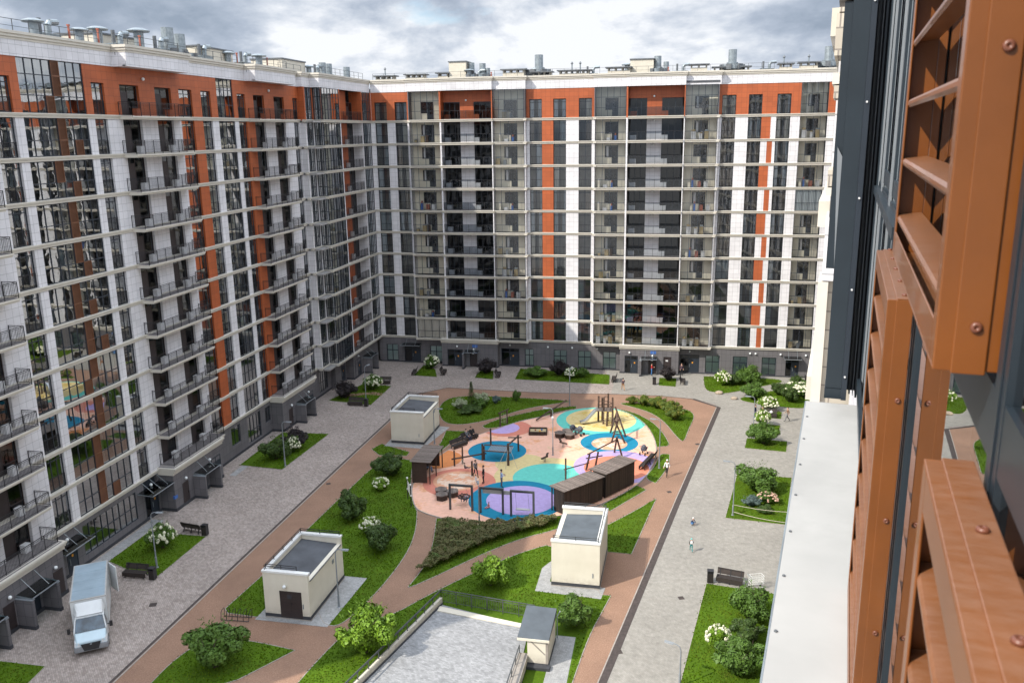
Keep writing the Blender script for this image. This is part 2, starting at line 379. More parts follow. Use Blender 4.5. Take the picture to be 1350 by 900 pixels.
def put(name, me, parent=None, loc=(0, 0, 0), rz=0):
    o = bpy.data.objects.new(name, me); COL.objects.link(o); o.parent = parent; o.location = loc; o.rotation_euler = (0, 0, rz); return o
def tag(o, label, cat, group=None, kind=None):
    o['label'] = label; o['category'] = cat
    if group: o['group'] = group
    if kind: o['kind'] = kind
    return o
def thing(name, label, cat, loc=(0, 0, 0), rz=0, group=None):
    o = bpy.data.objects.new(name, None); COL.objects.link(o); o.location = loc; o.rotation_euler = (0, 0, rz); o.empty_display_size = .3
    return tag(o, label, cat, group)
def struct(o): o['kind'] = 'structure'; return o
def copy_tree(o, parent=None):
    c = o.copy(); COL.objects.link(c); c.parent = parent
    for k in [q for q in KIDS.get(o.name, o.children)]: copy_tree(k, c)
    return c
KIDS = {}
def again(o, label, loc, rz=0, scale=None):
    c = copy_tree(o); c.location = loc; c.rotation_euler = (0, 0, rz); c['label'] = label
    if scale: c.scale = scale if isinstance(scale, tuple) else (scale,)*3
    return c
def bevel(o, w=.01, seg=2):
    m = o.modifiers.new('bevel', 'BEVEL'); m.width = w; m.segments = seg; m.limit_method = 'ANGLE'; return o

# ------------------------------------------------------------------ the setting: ground, paths, lawns, playground surface
PG = {
'red': [(11.38, -75.07), (11.53, -36.61), (11.76, -24.8), (11.4, -18.73), (11.91, -14.81), (14.83, -11.64), (27.89, -11.97), (35.51, -11.26), (42.1, -11.03), (45.99, -11.69), (49.0, -14.55), (40.61, -69.7)] ,
'back_left_bed': [(16.29, -20.94), (17.99, -25.01), (19.82, -25.68), (21.59, -24.8), (23.84, -22.52), (26.18, -18.94), (29.38, -16.33), (32.18, -14.68), (25.33, -14.52), (20.38, -14.4), (16.72, -15.25), (15.86, -17.62)] ,
'strip_nw': [(22.82, -25.52), (24.21, -22.79), (26.48, -20.52), (28.69, -18.46), (32.31, -16.72), (32.48, -17.61), (30.37, -19.33), (29.13, -21.12), (26.92, -22.8), (25.01, -25.57), (23.36, -26.42)] ,
'shed_strip': [(19.2, -27.75), (21.67, -27.56), (20.96, -29.9), (20.0, -36.71), (19.59, -35.88), (19.79, -32.09)] ,
'below_shed': [(13.01, -34.59), (13.49, -32.9), (17.24, -34.78), (17.28, -35.86), (14.41, -36.13)] ,
'hedge_bed': [(36.85, -14.68), (39.95, -14.34), (44.49, -15.27), (46.52, -17.25), (45.67, -22.74), (45.15, -27.67), (44.14, -24.74), (42.96, -20.84), (41.48, -18.06), (39.61, -16.34)] ,
'strip_ne': [(36.98, -16.85), (39.41, -18.11), (41.54, -20.91), (42.91, -24.47), (43.66, -27.85), (43.49, -28.63), (42.42, -29.06), (42.06, -26.59), (40.94, -22.72), (39.37, -19.71), (37.47, -17.48)] ,
'strip_e': [(42.89, -30.9), (43.8, -31.03), (43.81, -33.82), (43.3, -36.47), (42.68, -38.71), (41.59, -37.69), (42.29, -35.05), (42.68, -32.67)] ,
'strip_se': [(38.2, -44.5), (40.89, -39.48), (41.92, -40.4), (39.05, -45.56)] ,
'triangle': [(38.7, -48.78), (39.29, -48.03), (41.08, -45.25), (42.89, -42.21), (41.42, -53.1), (39.13, -53.05)] ,
'ramp_lawn': [(22.61, -74.11), (22.91, -70.44), (23.81, -65.57), (25.58, -65.23), (27.45, -61.92), (29.34, -58.98), (32.0, -55.32), (33.49, -53.74), (35.25, -52.26), (39.7, -59.57), (40.39, -59.6), (40.0, -61.77), (39.43, -64.92), (39.01, -70.05), (38.91, -71.78), (28.86, -74.45), (24.86, -74.78)] ,
'hedge_wedge': [(24.49, -49.49), (26.13, -49.79), (28.59, -50.15), (30.78, -49.51), (33.26, -48.2), (35.09, -46.75), (35.34, -49.15), (35.06, -49.84), (32.42, -51.96), (30.37, -54.48), (28.77, -56.81), (27.04, -59.45), (25.68, -61.28), (25.76, -60.62), (25.99, -58.02), (25.79, -55.29), (25.05, -51.8)] ,
'west_lawn': [(14.37, -53.48), (14.65, -44.94), (14.89, -39.2), (15.79, -36.54), (18.36, -36.96), (19.55, -41.55), (21.43, -46.7), (22.34, -48.36), (22.4, -48.36), (23.5, -52.17), (24.03, -56.12), (23.86, -60.91), (23.41, -63.83), (22.83, -66.76), (21.64, -66.75), (20.64, -65.33), (18.85, -62.18)] ,
'box_lawn': [(14.37, -53.48), (14.37, -60.65), (13.96, -66.07), (14.43, -66.58), (17.47, -66.72), (18.88, -63.96), (16.57, -56.13)] ,
'south_bed': [(13.9, -75.35), (13.84, -72.59), (14.41, -70.21), (15.96, -69.4), (18.21, -69.43), (21.03, -69.87), (19.8, -71.98), (18.44, -74.15)] ,
'lawn_w0': [(-0.13, -74.65), (2.96, -74.33), (6.25, -74.3), (6.53, -76.56), (6.87, -81.95)] ,
'lawn_w1': [(1.31, -61.39), (1.32, -56.19), (6.61, -56.11), (6.56, -62.75), (3.63, -62.32)] ,
'lawn_w2': [(1.39, -41.06), (1.21, -31.27), (6.65, -30.88), (6.21, -41.46)] ,
'lawn_w3': [(1.59, -19.35), (3.25, -11.69), (7.31, -12.12), (7.53, -20.26)] ,
'lawn_b1': [(8.61, -6.79), (8.41, -1.23), (10.73, -3.33), (12.03, -7.02)] ,
'lawn_b2': [(17.19, -6.6), (17.06, -2.37), (19.03, -2.87), (19.84, -6.94)] ,
'lawn_b3': [(22.76, -6.49), (22.45, -1.15), (35.08, -2.35), (35.41, -7.05)] ,
'lawn_b4': [(41.74, -6.41), (41.71, -2.83), (44.0, -2.84), (43.97, -6.75)] ,
'lawn_e1': [(47.5, -1.2), (52.19, -0.97), (57.62, -1.11), (57.49, -2.56), (50.33, -8.83), (49.23, -8.57), (47.57, -7.95)] ,
'lawn_e2': [(51.45, -11.03), (52.75, -9.31), (55.09, -7.21), (61.18, -3.2), (60.01, -12.49), (58.37, -13.77), (53.28, -12.37)] ,
'lawn_e3': [(53.82, -14.65), (56.29, -15.17), (55.98, -17.8), (53.5, -17.55)] ,
'lawn_e4': [(52.62, -19.84), (55.66, -20.04), (55.28, -22.78), (52.2, -22.36)] ,
'lawn_e5': [(51.8, -24.77), (55.9, -25.23), (55.48, -28.41), (51.38, -27.92)] ,
'lawn_e6': [(50.31, -35.0), (55.31, -35.27), (53.73, -45.72), (48.81, -45.23)] ,
'lawn_e7': [(47.07, -56.66), (52.52, -57.4), (51.07, -69.22), (45.22, -69.95)] ,
'pg': [(20.29, -43.49), (21.1, -45.81), (21.9, -47.54), (22.68, -48.44), (24.27, -49.21), (26.77, -49.97), (28.86, -50.14), (30.26, -49.77), (32.65, -48.82), (35.14, -47.03), (36.99, -45.48), (38.44, -44.0), (40.56, -40.54), (41.59, -37.81), (42.24, -34.43), (42.48, -30.85), (42.19, -27.07), (41.28, -23.07), (39.91, -19.93), (38.28, -17.82), (36.69, -16.85), (34.64, -16.85), (32.46, -17.86), (29.16, -21.28), (26.96, -23.02), (25.04, -25.72), (23.75, -27.57), (21.96, -30.07), (20.37, -36.05), (19.85, -40.15)] ,
}
def smooth(p, n=2):
    for _ in range(n):
        q = []
        for i in range(len(p)):
            a, b = p[i], p[(i+1) % len(p)]
            q += [(a[0]*.75+b[0]*.25, a[1]*.75+b[1]*.25), (a[0]*.25+b[0]*.75, a[1]*.25+b[1]*.75)]
        p = q
    return p
def smooth_keep(p, keep, n=2):                           # round all corners but those in keep
    for _ in range(n):
        q = []; nk = set()
        for i in range(len(p)):
            a, b, z = p[i], p[(i+1) % len(p)], p[i-1]
            if i in keep: nk.add(len(q)); q.append(a)
            else: q += [(a[0]*.75+z[0]*.25, a[1]*.75+z[1]*.25), (a[0]*.75+b[0]*.25, a[1]*.75+b[1]*.25)]
        p = q; keep = nk
    return p
def area(p): return .5*sum(p[i][0]*p[(i+1) % len(p)][1]-p[(i+1) % len(p)][0]*p[i][1] for i in range(len(p)))
def ccw(p): return p if area(p) > 0 else p[::-1]
def inside(x, y, p):
    c = False; j = len(p)-1
    for i in range(len(p)):
        if (p[i][1] > y) != (p[j][1] > y) and x < (p[j][0]-p[i][0])*(y-p[i][1])/(p[j][1]-p[i][1])+p[i][0]: c = not c
        j = i
    return c
def sheet(name, poly, z, mat, kind='structure'):
    b = MB(); p = ccw(poly); b.v = [(x, y, z) for x, y in p]; b.f = [tuple(range(len(p)))]; b.m = [0]
    o = b.build(name, mat); o['kind'] = kind; return o
def strip_mb(b, pts, w, z0, z1, closed=False, m=0):
    n = len(pts); L = []
    for i in range(n):
        a = Vector(pts[i-1] if (i > 0 or closed) else pts[i]); c = Vector(pts[(i+1) % n] if (i < n-1 or closed) else pts[i]); d = (c-a)
        if d.length < 1e-6: d = Vector((1, 0))
        d.normalize(); nn = Vector((-d.y, d.x))*(w/2); p = Vector(pts[i]); L.append((p+nn, p-nn))
    for i in range(n if closed else n-1):
        (a, b1), (c, d) = L[i], L[(i+1) % n]
        b.hexa([(b1.x, b1.y, z0), (d.x, d.y, z0), (c.x, c.y, z0), (a.x, a.y, z0), (b1.x, b1.y, z1), (d.x, d.y, z1), (c.x, c.y, z1), (a.x, a.y, z1)], m)
g = MB(); g.quad((-2500, -2500, -.03), (2500, -2500, -.03), (2500, 2500, -.03), (-2500, 2500, -.03)); struct(g.build('ground', 'slab_grey'))
sheet('pavement', [(-2, -90), (44, -90), (40.0, -76), (48.5, -14), (62.5, -2), (63.5, 1), (-2, 1)], 0.0, 'paving')
sheet('road', [(38.7, -82), (49.0, -13.6), (46, -11.2), (36, -10.8), (36, -7), (34, .5), (63.2, .5), (48.2, -82)], 0.006, 'road_paving')
sheet('footpath', PG['red'], 0.012, 'red_gravel')
kb = MB()
left_edge = [(10.95, -79), (11.38, -75.07), (11.53, -36.61), (11.66, -24.8), (11.40, -18.73), (11.91, -14.81), (14.83, -11.64), (27.89, -11.97), (35.51, -11.16), (42.1, -10.95), (45.99, -11.6), (49.05, -14.5), (44.8, -42), (39.9, -75)]
dk = MB(); strip_mb(dk, left_edge[:6], .20, 0, .022); strip_mb(dk, [(x+.12, y) for x, y in left_edge[10:]], .46, 0, .020)
strip_mb(dk, left_edge[5:11], .13, 0, .022); struct(dk.build('drain_channel', 'drain'))
strip_mb(kb, [(x+.19, y) for x, y in left_edge[:5]], .09, 0, .03); strip_mb(kb, [(x-.17, y) for x, y in left_edge[11:]], .08, 0, .035)
LAWN = {}
curvy = {'back_left_bed': (8, 9, 0), 'strip_nw': (0, 1, 4, 5), 'hedge_bed': (6,), 'strip_ne': (0, 4, 5, 6), 'strip_e': (1, 4), 'hedge_wedge': (0, 6, 13), 'west_lawn': (0, 3, 4, 15), 'south_bed': (0, 5),
         'ramp_lawn': (0, 9, 10, 15, 16), 'shed_strip': (0, 1, 3), 'triangle': (0, 3, 4, 5), 'lawn_e1': (0, 3), 'lawn_e2': (3, 4)}
for k, p in PG.items():
    if k in ('red', 'pg'): continue
    q = smooth_keep(p, set(curvy[k]), 2) if k in curvy else p
    LAWN[k] = ccw(q); sheet('lawn', q, 0.030, 'lawn'); strip_mb(kb, LAWN[k], .055, 0, .042, True)
struct(kb.build('kerb', 'kerb'))
sheet('cobbles', [(37.3, -71.2), (38.7, -71.0), (38.6, -65.2), (37.3, -65.2)], 0.034, 'cobble')
sheet('cobbles', [(34.95, -59.9), (39.75, -60.2), (39.9, -58.6), (35.8, -58.4), (35.75, -54.5), (34.9, -56.5)], 0.034, 'cobble')
sheet('cobbles', [(16.7, -67.0), (22.0, -67.0), (22.3, -60.3), (20.6, -60.3), (16.9, -60.6)], 0.034, 'cobble')
sheet('cobbles', [(14.0, -33.5), (18.3, -33.6), (19.3, -26.6), (17.9, -26.4), (14.0, -27)], 0.034, 'cobble')
sheet('cobbles', [(1.7, -43.7), (2.4, -43.7), (2.4, -31.2), (1.7, -31.2)], 0.004, 'cobble'); sheet('cobbles', [(0.2, -62.6), (1.3, -62.6), (1.3, -53.9), (.2, -53.9)], 0.004, 'cobble')

# coloured rubber of the playground: discs of pigment set into one another
PGR = ccw(smooth(PG['pg'], 2))
def rubber():
    n = NT('rubber'); n_ = n.noise; sp = n.N.new('ShaderNodeSeparateXYZ'); n.L.new(n.obj(), sp.inputs[0])
    wx = n.math('MULTIPLY', n.math('SUBTRACT', n_(.6, 3), .5), .25)
    pink = (.74, .43, .315); beige = (.60, .48, .235); teal = (.12, .50, .42); blue = (.006, .19, .31); purple = (.41, .315, .56); salmon = (.56, .20, .14); peach = (.64, .33, .20)
    c = n.mix(n.ramp(n_(.33, 7, .7), [(.55, 0.0), (.63, .85)]), pink, (.66, .30, .13))
    c = n.mix(n.ramp(n_(.5, 6, .7), [(.58, 0.0), (.66, .6)]), c, (.50, .40, .22))
    disc = [(20.6, -36.2, 2.6, (.60, .22, .075)), (32.3, -39.0, 5.0, beige), (29.3, -36.0, 2.6, beige), (32.75, -39.09, 3.6, teal), (24.44, -41.67, 3.45, salmon), (24.2, -41.3, 2.35, peach), (25.75, -25.9, 2.75, salmon), (25.25, -25.9, 1.88, purple),
            (30.57, -44.63, 4.35, blue), (30.98, -44.58, 3.15, purple), (26.2, -33.0, 3.03, blue), (35.83, -21.6, 5.1, teal), (35.8, -21.3, 4.0, beige), (37.42, -28.65, 3.05, blue), (37.46, -28.94, 1.88, peach),
            (38.82, -35.21, 4.3, purple), (38.76, -35.6, 3.2, (.60, .21, .13))]
    for i, (x, y, r, col) in enumerate(disc):
        dx = n.math('SUBTRACT', sp.outputs[0], x); dy = n.math('SUBTRACT', sp.outputs[1], y)
        d = n.math('SQRT', n.math('ADD', n.math('MULTIPLY', dx, dx), n.math('MULTIPLY', dy, dy)))
        c = n.mix(n.math('LESS_THAN', d, r), c, col)
        if i == 5:   # worn centre where the top coat has gone
            c = n.mix(n.math('MULTIPLY', n.math('LESS_THAN', d, 2.0), n.ramp(n_(.8, 5, .7), [(.48, 0.0), (.52, .9)])), c, (.68, .52, .40))
        if i == 14: c = n.mix(n.math('MULTIPLY', n.math('LESS_THAN', d, 1.8), n.ramp(n_(.8, 5, .7), [(.50, 0.0), (.55, .9)])), c, (.70, .56, .45))
        if i == 12: c = n.mix(n.math('MULTIPLY', n.math('LESS_THAN', d, 3.4), n.ramp(n_(.7, 6, .7), [(.50, 0.0), (.6, .8)])), c, (.50, .34, .06))
    c = n.mix(1.0, c, n.ramp(n_(2.5, 6, .7), [(.3, .86), (.7, 1.08)]), 'MULTIPLY')
    c = n.mix(n.ramp(n_(3.1, 4, .75), [(.70, 0.0), (.78, .55)]), c, (.09, .08, .06))
    n.base(c); n.bump(n_(60, 3, .8), .3, .01); n.fin(.85, spec=.3)
rubber()
sheet('playground_surface', PGR, 0.046, 'rubber'); pe = MB(); strip_mb(pe, PGR, .10, 0, .060, True); struct(pe.build('kerb', 'kerb'))
# small paths trodden into the lawns
sheet('footpath', [(2.6, -16.6), (6.0, -15.0), (7.4, -15.4), (7.4, -16.3), (5.6, -16.2), (2.4, -18.0)], .036, 'red_gravel')

for x, y, w in ((8.6, -66.5, .5), (41.5, -66.3, .42), (45.3, -59.0, .4), (44.0, -40.5, .4), (12.2, -44.0, .4), (46.6, -27.5, .45)):
    b = MB(); b.box(-w/2, w/2, -w/2, w/2, 0, .012, 0)
    for k in range(5): b.box(-w*.4, w*.4, -w*.4+k*w*.18, -w*.4+k*w*.18+w*.06, .012, .016, 0)
    o = b.build('manhole_cover', 'drain', None, (x, y, .009), .4); tag(o, {8.6: 'small square cover in the paving between truck and red path', 41.5: 'rusty square cover nearest the bottom edge of the right road', 45.3: 'small square cover in the right road left of the bench', 44.0: 'small square cover on the red path near the white hooded walker', 12.2: 'small square cover on the left side of the red path', 46.6: 'small dark cover in the right road beside the little square lawns'}[x], 'manhole cover', 'small square covers')
COBBLE = [[(37.3, -71.2), (38.7, -71.0), (38.6, -65.2), (37.3, -65.2)], [(34.95, -59.9), (39.75, -60.2), (39.9, -58.6), (35.8, -58.4), (35.75, -54.5), (34.9, -56.5)], [(16.7, -67.0), (22.0, -67.0), (22.3, -60.3), (20.6, -60.3), (16.9, -60.6)], [(14.0, -33.5), (18.3, -33.6), (19.3, -26.6), (17.9, -26.4), (14.0, -27)], [(1.7, -43.7), (2.4, -43.7), (2.4, -31.2), (1.7, -31.2)], [(0.2, -62.6), (1.3, -62.6), (1.3, -53.9), (.2, -53.9)]]
def grass():
    b = MB(); r = random.Random(3)
    for k, p in LAWN.items():
        xs = [q[0] for q in p]; ys = [q[1] for q in p]; x0, x1, y0, y1 = min(xs), max(xs), max(min(ys), -80), max(ys)
        for _ in range(int((x1-x0)*(y1-y0)*46)):
            x, y = r.uniform(x0, x1), r.uniform(y0, y1)
            if not inside(x+r.gauss(0, .07), y+r.gauss(0, .07), p): continue
            if 26.6 < x < 39.2 and y < -63 and inside(x, y, [(28.6, -62.5), (38.7, -63.5), (38.8, -74), (26, -74)]): continue
            if any(inside(x, y, c) for c in COBBLE): continue
            for q in range(2):
                a = r.uniform(0, 6.28); h = r.uniform(.04, .10); w = r.uniform(.03, .055); lx, ly = r.uniform(-.06, .06), r.uniform(-.06, .06)
                b.tri((x-w*math.cos(a), y-w*math.sin(a), .03), (x+w*math.cos(a), y+w*math.sin(a), .03), (x+lx, y+ly, .03+h))
    o = b.build('grass', 'grass_blade'); o['kind'] = 'stuff'; o['label'] = 'short mown grass growing on the lawns of the courtyard'; o['category'] = 'grass'
grass()

# ------------------------------------------------------------------ the apartment buildings
FB = lambda i: 3.8+3*(i-1)          # floor line under storey i (1..11)
TOP = 37.65                          # underside of the white parapet
ME = {}
def shared(key, fn):
    if key not in ME: ME[key] = fn()
    return ME[key]
def frame_mb(w, h, cols, rows, t=.06, d=.07, rowcols=None):
    """cols: x positions of mullions, rows: z positions of transoms; origin bottom left, outer face at y=0"""
    b = MB(); b.box(0, t, 0, d, 0, h); b.box(w-t, w, 0, d, 0, h); b.box(t, w-t, .002, d, 0, t); b.box(t, w-t, .002, d, h-t, h)
    for z in rows: b.box(t, w-t, .004, d-.004, z-t/2, z+t/2)
    for x in cols: b.box(x-t/2, x+t/2, .002, d-.002, t, h-t)
    return b
def pane_me(w, h, mat, y=.035):
    return shared(('pane', round(w, 2), round(h, 2), mat), lambda: MB().quad((.05, y, .05), (w-.05, y, .05), (w-.05, y, h-.05), (.05, y, h-.05)).mesh('glass_pane', mat))
def curtain_me(w, h, var):
    def mk():
        b = MB(); r = random.Random(var*31+int(w*100)); segs = []
        if var == 0: segs = [(.08, w*.42)]
        elif var == 1: segs = [(.08, w*.32), (w*.68, w-.08)]
        elif var == 2: segs = [(.08, w-.08)]
        elif var == 3: segs = [(w*.52, w-.08)]
        else: segs = [(.08, w*.22), (w*.8, w-.08)]
        for a, c in segs:
            n = max(4, int((c-a)/.06)); P = [(a+(c-a)*k/n, .04*math.sin(k*1.9+r.random())+.02*r.random()) for k in range(n+1)]
            for (xa, ya), (xb, yb) in zip(P[:-1], P[1:]): b.quad((xa, ya, .06), (xb, yb, .06), (xb, yb, h-.05), (xa, ya, h-.05))
        return b.mesh('curtain', 'curtain', True)
    return shared(('cur', round(w, 2), round(h, 2), var), mk)
def juliet_me(w, bars=.115):
    def mk():
        b = MB(); b.box(.02, w-.02, -.05, -.02, 1.0, 1.04); b.box(.02, w-.02, -.05, -.02, .10, .13)
        n = int(w/bars)
        for k in range(n+1): b.box(.03+k*(w-.075)/n, .045+k*(w-.075)/n, -.043, -.028, .13, 1.0)
        return b.mesh('railing', 'black_metal')
    return shared(('jul', round(w, 2), bars), mk)
def tall_window(root, x0, x1, z, h, y=.18, mat='window_glass', cur=.35, cols=2, rail=True, name='window', bars=.115, r=rng):
    w = x1-x0; cs = [w*k/cols for k in range(1, cols)]
    o = put(name, shared(('tw', round(w, 2), h, cols), lambda: frame_mb(w, h, cs, [h-.38], .065).mesh('window', 'navy_metal')), root, (x0, y, z))
    put('glass_pane', pane_me(w, h, mat), o)
    if r.random() < cur: put('curtain', curtain_me(w, h, r.choice((0, 1, 1, 2, 3, 4))), o, (0, .24, 0))
    if rail: put('railing', juliet_me(w, bars), o)
    return o
def louvre_me(w, h):
    def mk():
        b = frame_mb(w, h, [], [], .055, .09); n = int((h-.12)/.085)
        for k in range(n):
            z = .075+k*(h-.15)/n; b.hexa([(.05, .006, z), (w-.05, .006, z), (w-.05, .07, z+.03), (.05, .07, z+.03), (.05, .006, z+.012), (w-.05, .006, z+.012), (w-.05, .07, z+.042), (.05, .07, z+.042)])
        b.box(.05, w-.05, .076, .086, .05, h-.05); return b.mesh('louvre_panel', 'louvre_far')
    return shared(('louv', round(w, 2), round(h, 2)), mk)
def bay_glazing(root, x0, x1, z, h, n, y=.06, lou=None, rows=None, mat='window_glass', cur=.5, name='bay_glazing', back=True):
    w = x1-x0; p = w/n; rows = rows or [1.05]
    o = put(name, shared(('bg', round(w, 2), h, n, tuple(rows)), lambda: frame_mb(w, h, [p*k for k in range(1, n)], rows, .06, .09).mesh('bay_glazing', 'navy_metal')), root, (x0, y, z))
    put('glass_pane', pane_me(w, h, mat, .045), o)
    for k, row in (lou or []):
        z0 = 0 if row == 0 else rows[row-1]; z1 = rows[row] if row < len(rows) else h
        put('louvre_panel', louvre_me(p, z1-z0), o, (k*p, -.05, z0))
    k = 0
    while k < n:
        if rng.random() < cur:
            m = rng.choice((1, 2)); m = min(m, n-k); put('curtain', curtain_me(p*m, h, 2), o, (k*p, .3, 0))
        k += 2
    return o
BAND = [(.30, -.15), (-.07, -.15), (-.07, -.03), (-.12, -.01), (-.12, .06), (-.17, .08), (-.17, .165), (.30, .165)]
def band(b, x0, x1, z, y=0.0, m=3): b.profx(x0, x1, [(yy+y, z+zz) for yy, zz in BAND], m)
def band_ret(b, x, y0, y1, z, side, m=3):               # a band turning along y at plan x; side +1 faces +x
    for (d, a, c) in ((.07, -.148, -.03), (.12, -.03, .08), (.17, .08, .163)):
        b.box(x-.3 if side > 0 else x-d, x+d if side > 0 else x+.3, y0, y1, z+a, z+c, m)
WM = ['white_tile', 'orange_tile', 'grey_tile', 'cream', 'interior', 'slab_grey', 'balcony_floor', 'plinth_dark', 'roof_membrane']
def solid(b, x0, x1, openings, z0, z1, y0, y1, m):
    xs = sorted(openings); c = x0
    for a, e in xs:
        if a-c > .02: b.box(c, a, y0, y1, z0, z1, m)
        c = max(c, e)
    if x1-c > .02: b.box(c, x1, y0, y1, z0, z1, m)
def parapet(b, x0, x1, y, m=0, z0=TOP, endl=False, endr=False):
    b.box(x0, x1, y, y+.35, z0, 38.72, m)
    b.profx(x0-.001, x1+.001, [(y+.5, 38.72), (y-.04, 38.72), (y-.04, 38.86), (y-.12, 38.90), (y-.12, 39.05), (y-.2, 39.10), (y-.2, 39.28), (y+.5, 39.28)], 3)
def parapet_run(b, segs):
    for k, (xa, xb, y) in enumerate(segs): parapet(b, xa, xb, y)
    for (xa, xb, y), (xc, xd, y2) in zip(segs[:-1], segs[1:]):
        if abs(y-y2) < .05: continue
        lo, hi = min(y, y2), max(y, y2); sg = 1 if y < y2 else -1        # the part that stands out ends here; its side faces +x when sg is 1
        x0, x1 = (xb-.34, xb-.002) if sg > 0 else (xc+.002, xc+.34)
        b.box(x0, x1, lo+.34, hi+.2, TOP, 38.72, 0)
        for d, a, c in ((.04, 38.721, 38.88), (.12, 38.88, 39.07), (.20, 39.07, 39.279)):
            b.box(x0 if sg > 0 else x0-d, x1+d if sg > 0 else x1, lo-d+.003, hi+.2, a, c, 3)
def rail_me(w, ret0=0, ret1=0, kind='bars'):
    """balcony railing along x at y=0, returns run to +y"""
    def mk():
        b = MB(); run = [((0, 0), (w, 0))]
        if ret0: run.append(((0, 0), (0, ret0)))
        if ret1: run.append(((w, 0), (w, ret1)))
        for (xa, ya), (xb, yb) in run:
            L = math.hypot(xb-xa, yb-ya); ux, uy = (xb-xa)/L, (yb-ya)/L
            b.bar((xa, ya, 1.08), (xb, yb, 1.08), .05, .04); b.bar((xa, ya, .12), (xb, yb, .12), .03, .03)
            if kind == 'bars': b.bar((xa, ya, .98), (xb, yb, .98), .025, .025)
            n = max(1, round(L/1.15))
            for k in range(n+1): q = L*k/n; b.box(xa+ux*q-.022, xa+ux*q+.022, ya+uy*q-.022, ya+uy*q+.022, 0, 1.1)
            if kind == 'bars':
                m = int(L/.12)
                for k in range(1, m): q = L*k/m; b.box(xa+ux*q-.0075, xa+ux*q+.0075, ya+uy*q-.0075, ya+uy*q+.0075, .12, .98)
            else:
                b.quad((xa+ux*.03, ya+uy*.03, .14), (xb-ux*.03, yb-uy*.03, .14), (xb-ux*.03, yb-uy*.03, 1.05), (xa+ux*.03, ya+uy*.03, 1.05), 1)
        return b.mesh('railing', ['black_metal', 'rail_glass'])
    return shared(('rail', round(w, 2), ret0, ret1, kind), mk)
def ac_me(w=.95, h=.62, mat='ac_white'):
    def mk():
        b = MB(); b.box(0, w, 0, .42, .02, h); b.box(-.02, w+.02, -.02, .42, h, h+.03)
        for k in range(5): b.box(.06, w-.06, -.012, -.002, .10+k*.1, .14+k*.1)
        return b.mesh('ac_cover', mat)
    return shared(('ac', w, h, mat), mk)
def balcony(root, x0, x1, z, depth, y0=0.0, kind='bars', ret0=True, ret1=True, acs=(), mat='ac_white'):
    w = x1-x0
    def mk():
        b = MB(); b.profx(0, w, [(.02, -.2), (-depth+.1, -.2), (-depth+.1, -.1), (-depth, -.06), (-depth, .06), (.02, .06)], 0); b.box(.03, w-.03, -depth+.04, .1, .06, .075, 1)
        return b.mesh('balcony', ['cream', 'balcony_floor'])
    o = put('balcony', shared(('balc', round(w, 2), depth), mk), root, (x0, y0, z))
    put('railing', rail_me(w-.12, depth-.1 if ret0 else 0, depth-.1 if ret1 else 0, kind), o, (.06, -depth+.08, .07))
    for a in acs: put('ac_cover', ac_me(.8 if kind == 'glass' else .52, .6, mat), o, (a-x0, -.44, .07))
    return o
def dark_door(root, x0, x1, z, h, y=.22, mat='dark_glass', name='balcony_door', solid_left=True):
    w = x1-x0
    def mk():
        b = frame_mb(w, h, [w*.48], [], .07); b.box(.07, w*.48-.035, .02, .05, .07, h-.5, 0); b.box(w*.52, w-.07, .01, .06, .62, .70); return b.mesh('balcony_door', ['door_brown'])
    def mk2(): return frame_mb(w, h, [w*.33, w*.66], [], .07).mesh('balcony_door', ['navy_metal'])
    o = put(name, shared(('dd', round(w, 2), h, solid_left), mk if solid_left else mk2), root, (x0, y, z)); put('glass_pane', pane_me(w, h, mat), o); return o
def wall_lamp_me():
    return shared('wlamp', lambda: MB().ball((0, -.12, 0), .14, n=10, m=0).tube((0, 0, 0), (0, -.05, 0), .06, .06, 8, 1).mesh('wall_lamp', ['lamp_glass', 'lamp_grey'], True))
def entrance(root, x0, x1, h, y, notice=True, split=.45):
    """dark glazed door set with a fixed light beside it; y is the wall face"""
    w = x1-x0; b = frame_mb(w, h, [w*split], [h-.5], .08, .1); b.box(w*split+.05, w-.09, .02, .05, .08, h-.56, 0); b.box(w*split+.14, w*split+.18, -.05, 0, .8, 1.3, 1)
    if notice: b.box(w*split+.45, w*split+.62, .008, .03, 1.35, 1.55, 2)
    o = b.build('entrance_door', ['navy_metal', 'galv', 'orange_mark'], root, (x0, y-.03, 0.05)); put('glass_pane', pane_me(w, h, 'dark_glass', .06), o); return o
def canopy(root, x0, x1, y, z, depth, rods=2):
    w = x1-x0; b = MB(); b.hexa([(0, -depth, .02), (w, -depth, .02), (w, 0, .12), (0, 0, .12), (0, -depth, .045), (w, -depth, .045), (w, 0, .145), (0, 0, .145)], 0)
    b.bar((0, -depth, .03), (w, -depth, .03), .05, .07, 1); b.bar((0.02, 0, .1), (.02, -depth, .0), .05, .06, 1); b.bar((w-.02, 0, .1), (w-.02, -depth, .0), .05, .06, 1)
    o = b.build('entrance_canopy', ['canopy_glass', 'lamp_grey'], root, (x0, y, z))
    for k in range(rods):
        xx = w*(k+.5)/rods; MB().tube((xx, 0, 1.05), (xx, -depth*.8, .08), .018, .018, 6).build('tie_rod', 'galv', o)
    return o
def wind_wall(root, x, y, depth, h=2.15, t=.22):
    b = MB(); b.box(0, t, -depth, 0, .25, h, 0); b.box(-.03, t+.03, -depth-.03, 0, h, h+.06, 1); b.box(-.02, t+.02, -depth-.02, 0, 0, .25, 2); return b.build('wind_wall', ['grey_tile', 'lamp_grey', 'plinth_dark'], root, (x, y, 0))

